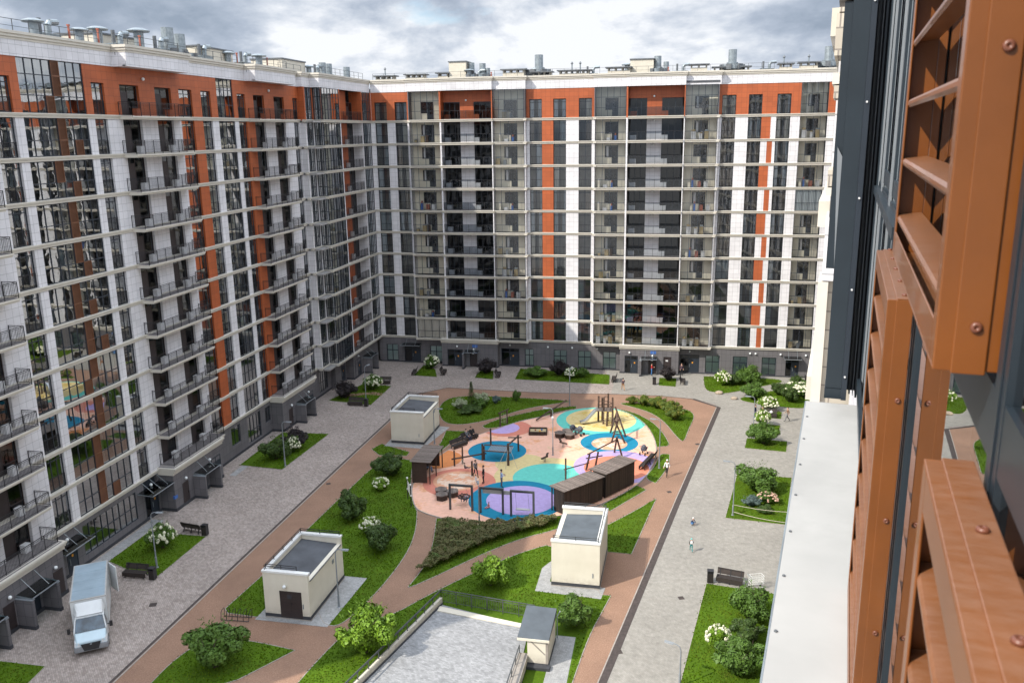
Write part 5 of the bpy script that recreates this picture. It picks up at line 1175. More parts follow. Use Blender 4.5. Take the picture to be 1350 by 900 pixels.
logs('climbing_bridge', 'log climbing bridge with a grey plank deck over the dark blue disc', 'climbing frame', (26.8, -34.9), [('post', (-1.6, 3.3, 0), (-1.6, 3.3, 1.9), .1), ('post', (-1.5, -.9, 0), (-1.5, -.9, 1.75), .1), ('post', (1.6, 2.2, 0), (1.55, 2.2, 1.75), .1), ('post', (1.35, -1.8, 0), (1.35, -1.8, 2.3), .12), ('rail', (-1.7, .75, 1.05), (1.3, .75, 1.05), .07), ('rail', (-1.6, -.85, 1.02), (1.4, -.85, .98), .07), ('beam', (1.35, -1.8, 2.15), (1.6, 2.4, 1.65), .09), ('beam', (.5, 2.3, 1.4), (1.9, 2.4, 1.45), .07)], bridge_x)
def ham(t):
    b = MB()
    for k in range(6):
        for s in (-.3, .3): b.tube((.5+k*.25, -.6+k*-.3+s*.6, .9-.5*math.sin(math.pi*(k+.2)/6)), (.75+k*.25, -.9+k*-.3+s*.6, .9-.5*math.sin(math.pi*(k+1.2)/6)), .02, n=5)
    b.build('hammock', 'rope', t)
logs('balance_trail', 'low log balance trail with a rope hammock left of the dark blue disc', 'balance trail', (23.2, -37.4), [('post', (-.3, -.35, 0), (-.3, -.35, 1.6), .09), ('post', (.35, .35, 0), (.35, .35, 1.8), .09), ('post', (2.2, 1.9, 0), (2.2, 1.9, 1.45), .09), ('beam', (-.55, -.4, .72), (2.4, 2.0, .62), .09), ('rail', (-.35, -.5, .75), (.5, .35, .72), .06), ('post', (2.05, -2.5, 0), (2.05, -2.5, 1.5), .10)], ham)
def net_x(t):
    b = MB()
    for k in range(4): b.tube((-.25+k*.17, .2-.2*k*.17, .15), (-.25+k*.17, .1+k*.2, 1.35), .014, n=5)
    for z in (.35, .7, 1.05): b.tube((-.3, 0, z), (.3, .6, z+.06), .014, n=5)
    b.build('net', 'rope', t)
logs('rope_frame', 'small log frame with a rope net on the pale purple disc', 'climbing frame', (25.15, -24.95), [('post', (-.28, -.5, 0), (-.28, -.5, 1.6), .09), ('post', (.28, .6, 0), (.28, .6, 1.6), .09), ('beam', (-.4, -.8, 1.62), (.4, .9, 1.62), .08)], net_x)
logs('seesaw', 'long log seesaw at the back edge of the playground', 'seesaw', (30.0, -20.9), [('plank', (-1.4, -2.2, .18), (1.35, 2.6, 1.15), .10), ('pivot', (-.25, -.1, .45), (.25, -.3, .45), .1), ('post', (0, -.2, 0), (0, -.2, .5), .14)])
b = MB(); t = thing('sandbox', 'square timber sandbox on the pink rubber', 'sandbox', (29.45, -26.9, Zp), R(8))
for a in (((-.95, -.75), (.95, -.75)), ((.95, -.75), (.95, .75)), ((.95, .75), (-.95, .75)), ((-.95, .75), (-.95, -.75))): MB().bar((*a[0], .2), (*a[1], .2), .12, .4).build('side', 'dark_planks', t)
MB().box(-.88, .88, -.68, .68, 0, .24).build('sand', 'sand', t)
for x, y, m in ((-.3, .1, 'red_pipe'), (.4, .2, 'blue_sign'), (.2, -.3, 'orange_mark')): MB().lathe((x, y, .24), [(.07, 0), (.1, .14)], 8).build('toy', m, t)
def hexes(label, loc, rz, r=.62):
    t = thing('hexagon_platform', label, 'seating platform', (loc[0], loc[1], Zp), rz, 'hexagon platforms')
    for k in range(3):
        a = k*2.094; c = (.66*math.cos(a), .66*math.sin(a)); P = [(c[0]+r*math.cos(q*1.047+.52), c[1]+r*math.sin(q*1.047+.52)) for q in range(6)]; b = MB(); b.prism([(c[0]+(x-c[0])*.9, c[1]+(y-c[1])*.9) for x, y in P], 0, .44, 0); b.prism(P, .442, .52, 1); b.build('platform', ['dark_planks', 'roof_planks'], t)
hexes('hexagon platform of three lobes beside the nest swing', (24.0, -45.0), R(20)); hexes('hexagon platform of three lobes beside the parked prams', (32.6, -27.5), R(80))
def rider(label, loc, rz):
    t = thing('spring_rider', label, 'spring rider', (loc[0], loc[1], Zp), rz, 'spring riders'); b = MB()
    for k in range(24): a, c = k*.9, (k+1)*.9; b.tube((.11*math.cos(a), .11*math.sin(a), .02+k*.016), (.11*math.cos(c), .11*math.sin(c), .036+k*.016), .018, n=5)
    b.build('spring', 'galv_dark', t); MB().box(-.5, .45, -.09, .09, .42, .54).hexa([(.2, -.05, .54), (.42, -.05, .54), (.42, .05, .54), (.2, .05, .54), (.35, -.05, .85), (.6, -.05, .82), (.6, .05, .82), (.35, .05, .85)]).build('body', 'log', t); MB().tube((.32, -.22, .72), (.32, .22, .72), .02).build('handle', 'galv', t)
rider('wooden spring rider on the pink rubber near the hexagon of prams', (32.8, -30.8), R(150)); rider('dark wooden spring rider at the edge of the teal disc', (31.57, -35.2), R(60))
def tower():
    t = thing('play_tower', 'log play tower with a steel slide on the yellow disc', 'play tower', (36.3, -22.4, Zp)); r = random.Random(5)
    for x, y, h in ((-.75, .5, 3.0), (-.1, -.35, 3.1), (.3, .75, 3.25), (.95, -.1, 3.1), (.35, -.95, 1.6), (.95, -.9, 2.2), (-.35, .95, 2.7)): b = MB(); log(b, (x, y, 0), (x+r.uniform(-.06, .06), y+r.uniform(-.06, .06), h), .11); b.build('post', 'log', t)
    MB().box(-.85, .95, -.45, .85, 1.5, 1.58).build('deck', 'roof_planks', t); b = MB()
    for z in (1.95, 2.35): b.path([(-.75, .5, z), (.3, .75, z), (.95, -.1, z), (-.1, -.35, z)], .04, 6)
    b.path([(-.75, .5, 2.9), (-.2, .1, 3.0), (.3, .75, 2.9)], .02, 5); b.build('rail', 'log', t); b = MB()
    for k in range(5): z = .25+k*.27; b.tube((.35, -.95, z), (.95, -.9, z), .035, n=6); b.tube((.95, -.9, z), (.95, -.1, z+.1), .035, n=6); b.tube((.35, -.95, z), (-.1, -.35, z+.1), .03, n=6)
    b.build('ladder', 'sand', t)
    s = MB(); P = [(-.75, .05, 1.55), (-1.1, -.18, 1.38), (-1.95, -.62, .42), (-2.25, -.78, .26), (-2.6, -.95, .24)]
    for (x0, y0, z0), (x1, y1, z1) in zip(P[:-1], P[1:]):
        nx, ny = .12, -.24
        s.hexa([(x0-nx, y0-ny, z0-.03), (x0+nx, y0+ny, z0-.03), (x1+nx, y1+ny, z1-.03), (x1-nx, y1-ny, z1-.03), (x0-nx, y0-ny, z0), (x0+nx, y0+ny, z0), (x1+nx, y1+ny, z1), (x1-nx, y1-ny, z1)])
        for q in (-1, 1): s.bar((x0+q*nx, y0+q*ny, z0+.08), (x1+q*nx, y1+q*ny, z1+.08), .05, .18)
    s.build('slide', 'steel_slide', t)
tower()
def aframe():
    bars = [('leg', (-.85, 1.5, 0), (-.1, .95, 2.7), .1), ('leg', (.9, .55, 0), (-.35, 1.35, 3.05), .1), ('leg', (-.45, -1.6, 0), (.25, -1.5, 2.65), .1), ('leg', (.95, -1.5, 0), (-.15, -1.55, 2.5), .1), ('beam', (-.15, 1.3, 2.55), (.12, -1.75, 2.4), .1)]
    def ex(t):
        b = MB()
        for k in range(16): a, c = k*.3927, (k+1)*.3927; b.tube((.48*math.cos(a), .48*math.sin(a), .55), (.48*math.cos(c), .48*math.sin(c), .55), .045, n=6)
        for k in (-.3, 0, .3): b.bar((k, -.4, .53), (k, .4, .53), .03, .02); b.bar((-.4, k, .54), (.4, k, .54), .03, .02)
        b.build('nest_seat', 'dark_plastic', t); chains(t, (-.4, .4), 0, .55, 0, 2.45)
    logs('a_frame_swing', 'log A frame swing with a round seat over the right blue ring', 'swing', (38.1, -27.0), bars, ex)
aframe()
def lattice_x(t):
    b = MB()
    for k in range(12): q = k/11; b.tube((-1.7+q*1.6, -2.3+q*2.4, .85), (-1.7+q*1.6, -2.3+q*2.4, .1), .01, n=4)
    b.build('rope', 'rope', t)
logs('climbing_trail', 'slanted log climbing trail between the teal disc and the long slatted shelter', 'climbing trail', (36.2, -36.6), [('post', (-1.95, -2.6, 0), (-1.95, -2.6, 2.1), .09), ('beam', (-2.1, -2.7, 1.0), (0, -.1, .8), .06), ('post', (-.3, 0, 0), (.1, -.5, 1.9), .1), ('post', (.5, .6, 0), (.85, .1, 1.9), .1), ('beam', (-.2, -.9, 1.55), (1.2, .6, 1.35), .07), ('beam', (-.1, -.6, 1.85), (2.4, 4.0, 1.9), .07), ('post', (2.0, 5.2, 0), (2.35, 3.8, 2.2), .1), ('post', (2.9, 4.0, 0), (2.3, 4.0, 2.1), .1)], lattice_x)
t = thing('net_posts', 'two black posts with pale net and white caps at the left playground rim', 'net posts', (21.2, -46.8, .03))
for x, y in ((-.4, .7), (.38, -.72)): MB().tube((x, y, 0), (x, y, 2.0), .05).build('post', 'black_metal', t); MB().ball((x, y, 2.03), .10, n=8).ball((x, y, 1.0), .09, n=8).build('cap', 'white_paint', t)
b = MB()
for k in range(9): q = k/8; b.tube((-.4+.78*q, .7-1.42*q, .95), (-.4+.78*q, .7-1.42*q, 1.85), .012, n=4)
for z in (.95, 1.25, 1.55, 1.85): b.tube((-.4, .7, z), (.38, -.72, z), .014, n=4)
b.build('net', 'white_paint', t)
def pram(label, loc, rz, hood):
    t = thing('pram', label, 'pram', (loc[0], loc[1], Zp), rz, 'prams on the playground')
    for x in (-.35, .35):
        for y in (-.28, .28): MB().tube((x, y-.025, .16 if x < 0 else .12), (x, y+.025, .16 if x < 0 else .12), .16 if x < 0 else .12, n=12).build('wheel', 'tyre', t)
    b = MB()
    for y in (-.27, .27): b.bar((-.35, y, .16), (.2, y, .62), .03, .03); b.bar((.35, y, .12), (-.45, y, 1.02), .03, .03)
    b.build('frame', 'galv', t); MB().tube((-.45, -.28, 1.02), (-.45, .28, 1.02), .02).build('handle', 'dark_plastic', t)
    MB().hexa([(-.2, -.2, .42), (.38, -.2, .46), (.38, .2, .46), (-.2, .2, .42), (-.3, -.25, .72), (.48, -.25, .70), (.48, .25, .70), (-.3, .25, .72)]).build('seat', hood, t)
    b = MB(); b.ball((-.02, 0, .74), .34, .26, .34, 12); b.v = [(x, y, max(z, .70)) for x, y, z in b.v]; b.build('hood', hood, t)
plain('pram_grey', (.10, .105, .12), .8); plain('pram_dark', (.03, .035, .05), .8)
pram('grey pram parked at the tip of the long brown bench on the purple disc', (41.2, -31.5), R(70), 'pram_grey'); pram('dark pram left of the pale one beside the hexagon platform', (33.25, -26.6), R(20), 'pram_dark'); pram('pale grey pram right of the dark one beside the hexagon platform', (34.05, -26.9), R(150), 'pram_grey')

# ------------------------------------------------------------------ the delivery truck
def truck():
    t = thing('delivery_truck', 'white box truck with pale blue bonnet parked by the left entrance, rear door open', 'truck', (6.05, -69.35, .006), R(35)); t.scale = (1, 1, 1)
    b = MB(); b.box(-1.06, 1.06, -2.1, 3.1, .98, 2.93, 0); b.box(-1.08, 1.08, -2.13, 3.13, 2.93, 3.0, 1); b.box(-1.08, 1.08, -2.12, 3.12, .92, .98, 1)
    for x in (-1.075, 1.06): b.box(x, x+.015, -2.12, -2.06, .98, 2.93, 1); b.box(x, x+.015, 3.05, 3.12, .98, 2.93, 1)
    body = b.build('cargo_box', ['truck_white', 'cornice_top'], t)
    r = MB(); r.box(-.99, .99, -2.03, 3.03, 3.0, 3.012)
    for k in range(1, 4): y = -2.05+5.1*k/4; r.box(-.99, .99, y-.02, y+.02, 3.012, 3.022)
    r.build('roof', 'truck_roof', body)
    MB().hexa([(1.09, 2.9, 1.02), (1.16, 2.95, 1.02), (1.62, 1.95, 1.02), (1.56, 1.9, 1.02), (1.09, 2.9, 2.9), (1.16, 2.95, 2.9), (1.62, 1.95, 2.9), (1.56, 1.9, 2.9)]).build('rear_door', 'truck_white', t)
    # cab: lower body, pillars, glass, bonnet
    c = MB(); W1, W2 = .98, .86
    c.hexa([(-W1, -3.35, .5), (W1, -3.35, .5), (W1, -2.15, .5), (-W1, -2.15, .5), (-W1, -3.35, 1.38), (W1, -3.35, 1.38), (W1, -2.15, 1.38), (-W1, -2.15, 1.38)], 0)
    c.hexa([(-W1, -2.85, 1.382), (W1, -2.85, 1.382), (W1, -2.15, 1.382), (-W1, -2.15, 1.382), (-W2, -2.72, 2.08), (W2, -2.72, 2.08), (W2, -2.15, 2.12), (-W2, -2.15, 2.12)], 0)
    c.hexa([(-W1, -3.4, 1.382), (-W1+.09, -3.42, 1.382), (-W1+.09, -2.85, 1.382), (-W1, -2.85, 1.382), (-W2, -2.86, 2.08), (-W2+.09, -2.86, 2.08), (-W2+.09, -2.72, 2.08), (-W2, -2.72, 2.08)], 0)
    c.hexa([(W1-.09, -3.42, 1.382), (W1, -3.4, 1.382), (W1, -2.85, 1.382), (W1-.09, -2.85, 1.382), (W2-.09, -2.86, 2.08), (W2, -2.86, 2.08), (W2, -2.72, 2.08), (W2-.09, -2.72, 2.08)], 0)
    cab = c.build('cab', ['truck_white'], t); bevel(cab, .05, 3)
    h = MB(); h.hexa([(-.97, -4.0, .62), (.97, -4.0, .62), (W1, -3.36, .62), (-W1, -3.36, .62), (-.82, -3.98, .98), (.82, -3.98, .98), (.93, -3.37, 1.39), (-.93, -3.37, 1.39)]); bevel(h.build('bonnet', 'truck_blue', t), .07, 3)
    MB().hexa([(-.88, -3.42, 1.40), (.88, -3.42, 1.40), (.88, -3.38, 1.40), (-.88, -3.38, 1.40), (-.76, -2.90, 2.04), (.76, -2.90, 2.04), (.76, -2.84, 2.04), (-.76, -2.84, 2.04)]).build('windscreen', 'screen_dark', t)
    for s in (-1, 1): MB().hexa([(s*.985, -3.2, 1.42), (s*.99, -3.2, 1.42), (s*.99, -2.4, 1.42), (s*.985, -2.4, 1.42), (s*.88, -2.78, 1.98), (s*.885, -2.78, 1.98), (s*.885, -2.4, 1.98), (s*.88, -2.4, 1.98)]).build('side_window', 'screen_dark', t)
    f = MB(); f.hexa([(-.80, -2.75, 2.12), (.80, -2.75, 2.12), (1.0, -2.14, 2.12), (-1.0, -2.14, 2.12), (-.62, -2.55, 2.35), (.62, -2.55, 2.35), (.85, -2.14, 2.86), (-.85, -2.14, 2.86)]); bevel(f.build('roof_fairing', 'truck_white', t), .08, 3)
    g = MB(); g.hexa([(-1.0, -4.08, .34), (1.0, -4.08, .34), (1.02, -3.3, .34), (-1.02, -3.3, .34), (-.99, -4.05, .70), (.99, -4.05, .70), (1.0, -3.3, .66), (-1.0, -3.3, .66)]); bp = g.build('bumper', 'truck_grey', t); bevel(bp, .06, 3)
    MB().hexa([(-.42, -4.10, .42), (.42, -4.10, .42), (.42, -4.0, .42), (-.42, -4.0, .42), (-.58, -4.05, .86), (.58, -4.05, .86), (.58, -3.95, .86), (-.58, -3.95, .86)]).build('grille', 'dark_plastic', t)
    MB().ball((0, -4.065, .80), .07, .02, .05, 10).build('badge', 'galv', t)
    for s in (-1, 1):
        MB().hexa([(s*.60, -4.06, .74), (s*.95, -3.98, .74), (s*.97, -3.7, .78), (s*.66, -3.9, .76), (s*.66, -4.0, .97), (s*.93, -3.90, 1.0), (s*.95, -3.62, 1.06), (s*.70, -3.75, 1.02)]).build('headlight', 'headlight', t)
        MB().tube((s*.98, -3.1, 1.45), (s*1.22, -3.16, 1.5), .02).build('mirror_arm', 'dark_plastic', t); MB().box(s*1.24-.09, s*1.24+.09, -3.24, -3.14, 1.32, 1.66).build('mirror', 'dark_plastic', t)
        MB().box(s*.982-.004, s*.982+.004, -2.5, -2.34, 1.18, 1.22).build('door_handle', 'dark_plastic', t)
    for y, xs in ((-3.1, (-.88, .88)), (1.7, (-.84, .84))):
        for x in xs:
            wl = MB(); wl.tube((x-.11, y, .36), (x+.11, y, .36), .36, n=20); w_ = wl.build('wheel', 'tyre', t); MB().tube((x-.115, y, .36), (x+.115, y, .36), .19, n=16).build('rim', 'galv', w_)
    MB().box(-.5, .5, -2.2, 3.0, .55, .9).box(-1.0, -.9, -1.5, 1.2, .5, .9).box(.9, 1.0, -1.5, 1.2, .5, .9).build('chassis', 'truck_grey', t)
def screen_dark():
    n = NT('screen_dark'); n.base(n.ramp(n.noise(1.5, 4), [(.35, (.015, .03, .045)), (.65, (.07, .12, .17))])); n.fin(.10, 0, .5, .3)
screen_dark(); truck()

# ------------------------------------------------------------------ plants
def leaf_cloud(b, r, lobes, n, size, m=0):
    """n small leaf faces spread over and inside lumpy lobes (cx,cy,cz,rx,ry,rz)"""
    wts = [l[3]*l[4]*l[5] for l in lobes]
    for l in r.choices(lobes, [w**.7 for w in wts], k=n):
        while True:
            d = Vector((r.uniform(-1, 1), r.uniform(-1, 1), r.uniform(-1, 1)))
            if .05 < d.length < 1: break
        d.normalize(); q = 1-abs(r.gauss(0, .22)); p = Vector((l[0]+d.x*l[3]*q, l[1]+d.y*l[4]*q, l[2]+d.z*l[5]*q))
        if p.z < .03: continue
        nrm = (d+Vector((r.uniform(-.8, .8), r.uniform(-.8, .8), r.uniform(-.3, .9)))).normalized(); a = nrm.orthogonal().normalized(); a = Matrix.Rotation(r.uniform(0, 6.28), 3, nrm) @ a; c = nrm.cross(a)
        s = size*math.exp(r.gauss(0, .38)); b.quad(p-a*s*.5, p-c*s*.3, p+a*s*.5, p+c*s*.3, m)
def bush_me(key, mat, n=2600, size=.12, w=1.0, h=1.5, seed=1, spiky=False):
    def mk():
        r = random.Random(seed); b = MB(); L = []
        for k in range(26):
            a = r.uniform(0, 6.28); e = math.acos(r.uniform(-.25, 1)); d = r.uniform(.45, .95)
            rr = r.uniform(.13, .38); L.append((w*d*math.sin(e)*math.cos(a), w*d*math.sin(e)*math.sin(a), h*.48+h*.46*d*math.cos(e), rr*w, rr*w, rr*h*.62))
        L.append((0, 0, h*.45, w*.6, w*.6, h*.4)); leaf_cloud(b, r, L, n, size)
        if spiky:
            for k in range(70):
                a = r.uniform(0, 6.28); e = r.uniform(.15, 1.2); p0 = Vector((0, 0, h*.35)); p1 = Vector((w*1.25*math.sin(e)*math.cos(a), w*1.25*math.sin(e)*math.sin(a), h*.3+h*.85*math.cos(e)))
                for q in range(9): p = p0.lerp(p1, .4+.07*q)+Vector((r.gauss(0, .03), r.gauss(0, .03), r.gauss(0, .03))); b.tri(p, p+Vector((r.uniform(-.1, .1), r.uniform(-.1, .1), .1)), p+Vector((r.uniform(-.1, .1), r.uniform(-.1, .1), .03)))
        else:
            for k in range(16):                             # loose shoots that break the outline
                a = r.uniform(0, 6.28); e = r.uniform(0, 1.35); p0 = Vector((w*.7*math.sin(e)*math.cos(a), w*.7*math.sin(e)*math.sin(a), h*.45+h*.4*math.cos(e))); d = Vector((math.sin(e)*math.cos(a), math.sin(e)*math.sin(a), .35+math.cos(e))).normalized()
                for q in range(8):
                    p = p0+d*(.12+.05*q)*w+Vector((r.gauss(0, .03), r.gauss(0, .03), r.gauss(0, .03))); s = size*.9
                    b.tri(p, p+Vector((r.uniform(-s, s), r.uniform(-s, s), s*.6)), p+Vector((r.uniform(-s, s), r.uniform(-s, s), -s*.3)))
        return b.mesh('foliage', mat)
    return shared(('bush', key), mk)
def stems_me():
    def mk():
        b = MB(); r = random.Random(2)
        for k in range(9):
            a = k*.7; c = (.45*math.cos(a), .45*math.sin(a), 1.0); b.tube((.06*math.cos(a), .06*math.sin(a), 0), c, .035, .015, 5)
            b.tube(c, (c[0]+r.uniform(-.3, .3), c[1]+r.uniform(-.3, .3), 1.35), .015, .006, 4)
        return b.mesh('stem', 'stem')
    return shared('stems', mk)
def flowers_me(mat, n=46, seed=4, w=1.0, h=1.4):
    def mk():
        b = MB(); r = random.Random(seed)
        for k in range(n):
            a = r.uniform(0, 6.28); e = math.acos(r.uniform(-.05, 1)); p = Vector((w*1.0*math.sin(e)*math.cos(a), w*1.0*math.sin(e)*math.sin(a), h*.48+h*.5*math.cos(e)))
            s = r.uniform(.07, .12)
            for q in range(26):
                d = Vector((r.gauss(0, 1), r.gauss(0, 1), r.gauss(0, 1))).normalized(); c = p+d*s*Vector((1, 1, 1)).length/1.73; x = d.orthogonal().normalized()*.042; y = d.cross(x)
                b.quad(c-x-y, c+x-y, c+x+y, c-x+y)
        return b.mesh('flower_heads', mat)
    return shared(('fl', mat, n, seed), mk)
def bush(label, loc, w, h, kind='mid', var=0, group='shrubs on the lawns', flowers=None, cat='shrub', name='shrub', fn=46):
    t = thing(name, label, cat, (loc[0], loc[1], .02), rng.uniform(0, 6), group); mat = {'mid': 'leaf_mid', 'dark': 'leaf_dark', 'light': 'leaf_light', 'purple': 'leaf_purple', 'yellow': 'leaf_yellow', 'blue': 'leaf_blue', 'pale': 'leaf_pale'}[kind]
    o = put('foliage', bush_me((kind, var), mat, 8500, .095, 1.0, 1.5, 11+var, kind == 'purple'), t); put('stem', stems_me(), t)
    if flowers: put('flower_heads', flowers_me(flowers, fn, 4+var), t)
    t.scale = (w/2*rng.uniform(.86, 1.1), w/2*rng.uniform(.86, 1.1), h/1.5*rng.uniform(.95, 1.08)); return t
for l, p, w, h, k, v in (('round dark green shrub left of the slatted shelter', (17.4, -40.9), 3.3, 2.2, 'dark', 0), ('round dark green shrub alone in the middle of the west lawn', (17.35, -50.6), 3.1, 2.3, 'dark', 1), ('round dark green shrub touching the yellowish hydrangea on the west lawn', (21.7, -55.7), 2.9, 2.3, 'dark', 2),
    ('large shrub filling the tip island at the bottom left', (16.9, -72.4), 3.6, 2.7, 'mid', 0), ('large light green shrub left of the garage deck railing', (25.6, -69.2), 4.0, 3.0, 'light', 0), ('light green shrub alone on the sunny lawn behind the garage deck', (31.6, -59.6), 2.9, 2.3, 'light', 1),
    ('mid green shrub right of the small stair house', (38.4, -63.8), 2.5, 1.9, 'mid', 1), ('dark shrub beside the lamp on the left lawn of the purple bush', (4.3, -38.9), 2.9, 2.2, 'dark', 1),
    ('low green shrub at the left of the long far lawn', (25.4, -4.6), 3.0, 1.2, 'mid', 2), ('second green shrub beside the hydrangea on the long far lawn', (31.5, -4.2), 1.9, 1.2, 'mid', 0), ('large green shrub by the office windows on the far right lawn', (53.4, -3.6), 3.6, 2.1, 'mid', 1), ('small dark shrub tucked behind the far right hydrangea', (51.3, -4.6), 1.9, 1.4, 'dark', 0),
    ('round green shrub at the left end of the second right lawn', (53.4, -10.6), 3.4, 2.1, 'mid', 2), ('low dark round shrub at the middle of the second right lawn', (56.5, -8.0), 2.3, 1.6, 'dark', 2), ('dark conical shrub before the long hydrangea', (57.5, -11.0), 2.1, 1.8, 'dark', 1), ('dark shrub behind the long hydrangea', (59.1, -4.4), 2.2, 1.6, 'dark', 2),
    ('round green shrub filling the third little square lawn', (53.4, -26.2), 3.2, 2.3, 'mid', 0), ('feathery green shrub behind the pink flowers', (52.0, -38.9), 3.9, 2.3, 'mid', 1), ('big green shrub beside the brown bench on the near right lawn', (49.8, -60.7), 3.1, 2.1, 'mid', 2), ('smaller dark shrub in the middle of the near right lawn', (49.6, -63.7), 2.3, 1.4, 'dark', 0), ('big green shrub cut by the bottom edge on the near right lawn', (48.9, -67.3), 3.5, 2.2, 'mid', 0)):
    bush(l, p, w, h, k, v)
for l, p, w, h in (('spiky dark purple bush behind the lamp on the left lawn', (4.7, -35.5), 2.9, 2.0), ('spiky dark purple bush behind the sofa bench near the inner corner', (3.2, -18.0), 3.0, 1.9), ('spiky dark purple bush on the small far lawn by the service door', (18.3, -4.2), 2.6, 1.9), ('spiky dark purple bush on the long far lawn', (28.3, -3.6), 2.4, 2.0), ('spiky dark purple bush on the small far lawn by the dark doorway', (42.9, -4.1), 2.2, 1.7)):
    bush(l, p, w, h, 'purple', 0, 'purple bushes')
for l, p, w, h, f, v, k in (('white hydrangea on the left lawn between the two benches', (4.25, -58.6), 2.1, 2.0, 'flower_white', 0, 'mid'), ('yellowish low hydrangea between two round shrubs on the west lawn', (17.6, -44.4), 1.6, 1.1, 'flower_white', 1, 'light'), ('yellowish hydrangea leaning on a round dark shrub', (19.9, -53.3), 1.7, 1.6, 'flower_white', 1, 'light'), ('white hydrangea beside the lamp on the left lawn of the purple bush', (5.2, -36.7), 1.8, 1.7, 'flower_white', 2, 'mid'),
    ('round white hydrangea on the lawn nearest the inner corner', (5.5, -14.0), 2.5, 2.1, 'flower_white', 0, 'mid'), ('white hydrangea on the small far lawn at the left', (10.0, -2.6), 2.3, 1.9, 'flower_white', 1, 'mid'), ('cream hydrangea behind the lamp on the long far lawn', (30.1, -4.7), 1.9, 1.5, 'flower_white', 2, 'mid'),
    ('white hydrangea at the left of the far right lawn', (49.9, -5.2), 2.1, 1.9, 'flower_white', 0, 'light'), ('long white hydrangea at the right of the second right lawn', (58.9, -8.4), 3.6, 1.8, 'flower_white', 1, 'mid'), ('white hydrangea behind the bench with white bags', (54.8, -14.7), 2.3, 1.7, 'flower_white', 2, 'light'), ('white hydrangea on the second little square lawn', (53.7, -20.6), 1.8, 1.8, 'flower_white', 0, 'light'), ('white hydrangea alone on the near right lawn', (47.7, -64.8), 1.7, 1.6, 'flower_white', 2, 'light')):
    bush(l, p, w, h, k, v, 'hydrangeas', f, 'hydrangea', 'hydrangea', 62)
bush('pink hydrangea on the lawn with the corded lamp', (52.6, -41.6), 1.7, 1.1, 'mid', 0, 'hydrangeas', 'flower_pink', 'hydrangea', 'hydrangea', 70)
bush('low blue grey shrub before the pink flowers', (51.1, -42.3), 1.6, .9, 'blue', 0); bush('low dark juniper at the front of the pink flower lawn', (52.3, -43.6), 1.6, .6, 'dark', 1)
bush('pale variegated shrub left of the spruce', (18.6, -19.9), 1.9, 1.3, 'pale', 0); bush('pale variegated shrub right of the spruce', (20.9, -17.4), 2.1, 1.4, 'pale', 1); bush('low juniper in front of the spruce', (20.1, -21.3), 3.2, .8, 'dark', 0); bush('round blue spruce cushion right of the spruce', (22.5, -17.2), 1.3, .9, 'blue', 0); bush('small mid green plant on the spruce lawn farthest from the spruce', (24.8, -15.9), 1.2, 1.3, 'mid', 1); bush('green juniper under the pale right shrub', (21.2, -19.2), 1.9, 1.1, 'mid', 0)
for l, p, w, h in (('yellow flowering shrub at the far tip of the right curved bed', (38.9, -14.9), 1.5, 1.0), ('yellow flowering shrub second along the right curved bed', (40.3, -15.1), 2.0, 1.3), ('yellow green shrub third along the right curved bed', (42.2, -15.9), 2.4, 1.4), ('yellow flowering shrub fourth along the right curved bed', (43.6, -17.6), 2.4, 1.5), ('yellow flowering shrub nearest the camera in the right curved bed', (44.1, -19.9), 2.2, 1.5)): bush(l, p, w, h, 'yellow', 0, 'yellow shrubs of the right curved bed')
def spruce():
    t = thing('spruce', 'small dark spruce standing on the shaded far lawn', 'tree', (20.0, -19.3, .02)); b = MB(); r = random.Random(8); H = 3.3
    MB().tube((0, 0, 0), (0, 0, H*.95), .06, .01, 6).build('trunk', 'stem', t)
    for k in range(2600):
        z = H*(r.random()**1.25)*.95+.15; R0 = .85*(1-z/H)*(.75+.25*math.sin(z*11))+.04; a = r.uniform(0, 6.28); q = R0*r.uniform(.35, 1); p = Vector((q*math.cos(a), q*math.sin(a), z-q*.25)); d = Vector((math.cos(a), math.sin(a), r.uniform(-.5, .3)))*.13; s = Vector((-math.sin(a), math.cos(a), 0))*.03
        b.tri(p-s, p+s, p+d)
    b.build('crown', 'leaf_dark', t)
spruce()
def hedge(label, poly, h, n, mat):
    r = random.Random(6); b = MB(); xs = [p[0] for p in poly]; ys = [p[1] for p in poly]; k = 0
    while k < n:
        x, y = r.uniform(min(xs), max(xs)), r.uniform(min(ys), max(ys))
        if not inside(x, y, poly): continue
        k += 1; hh = h*(.80+.5*mnoise.noise((x*.9, y*.9, 0))+.25*mnoise.noise((x*2.7, y*2.7, 3))); z = .05+hh*(1-abs(r.gauss(0, .16)))
        nrm = Vector((r.gauss(0, .6), r.gauss(0, .6), 1)).normalized(); a = nrm.orthogonal().normalized(); a = Matrix.Rotation(r.uniform(0, 6.28), 3, nrm) @ a; c = nrm.cross(a); s = r.uniform(.03, .07); p = Vector((x, y, max(.05, z)))
        b.quad(p-a*s, p-c*s*.6, p+a*s, p+c*s*.6)
    t = thing('hedge', label, 'hedge', (0, 0, 0)); b.build('foliage', mat, t)
HW = [(25.3, -50.8), (26.2, -50.3), (28.6, -50.6), (30.8, -50.0), (33.2, -48.8), (34.6, -47.9), (34.9, -48.9), (34.0, -50.0), (31.6, -51.9), (29.6, -54.1), (27.9, -56.7), (26.3, -59.0), (25.7, -59.2), (26.2, -57.0), (25.9, -54.6), (25.3, -52.3)]
hedge('low russet and green hedge in the wedge between playground and path', HW, .8, 60000, 'leaf_hedge')

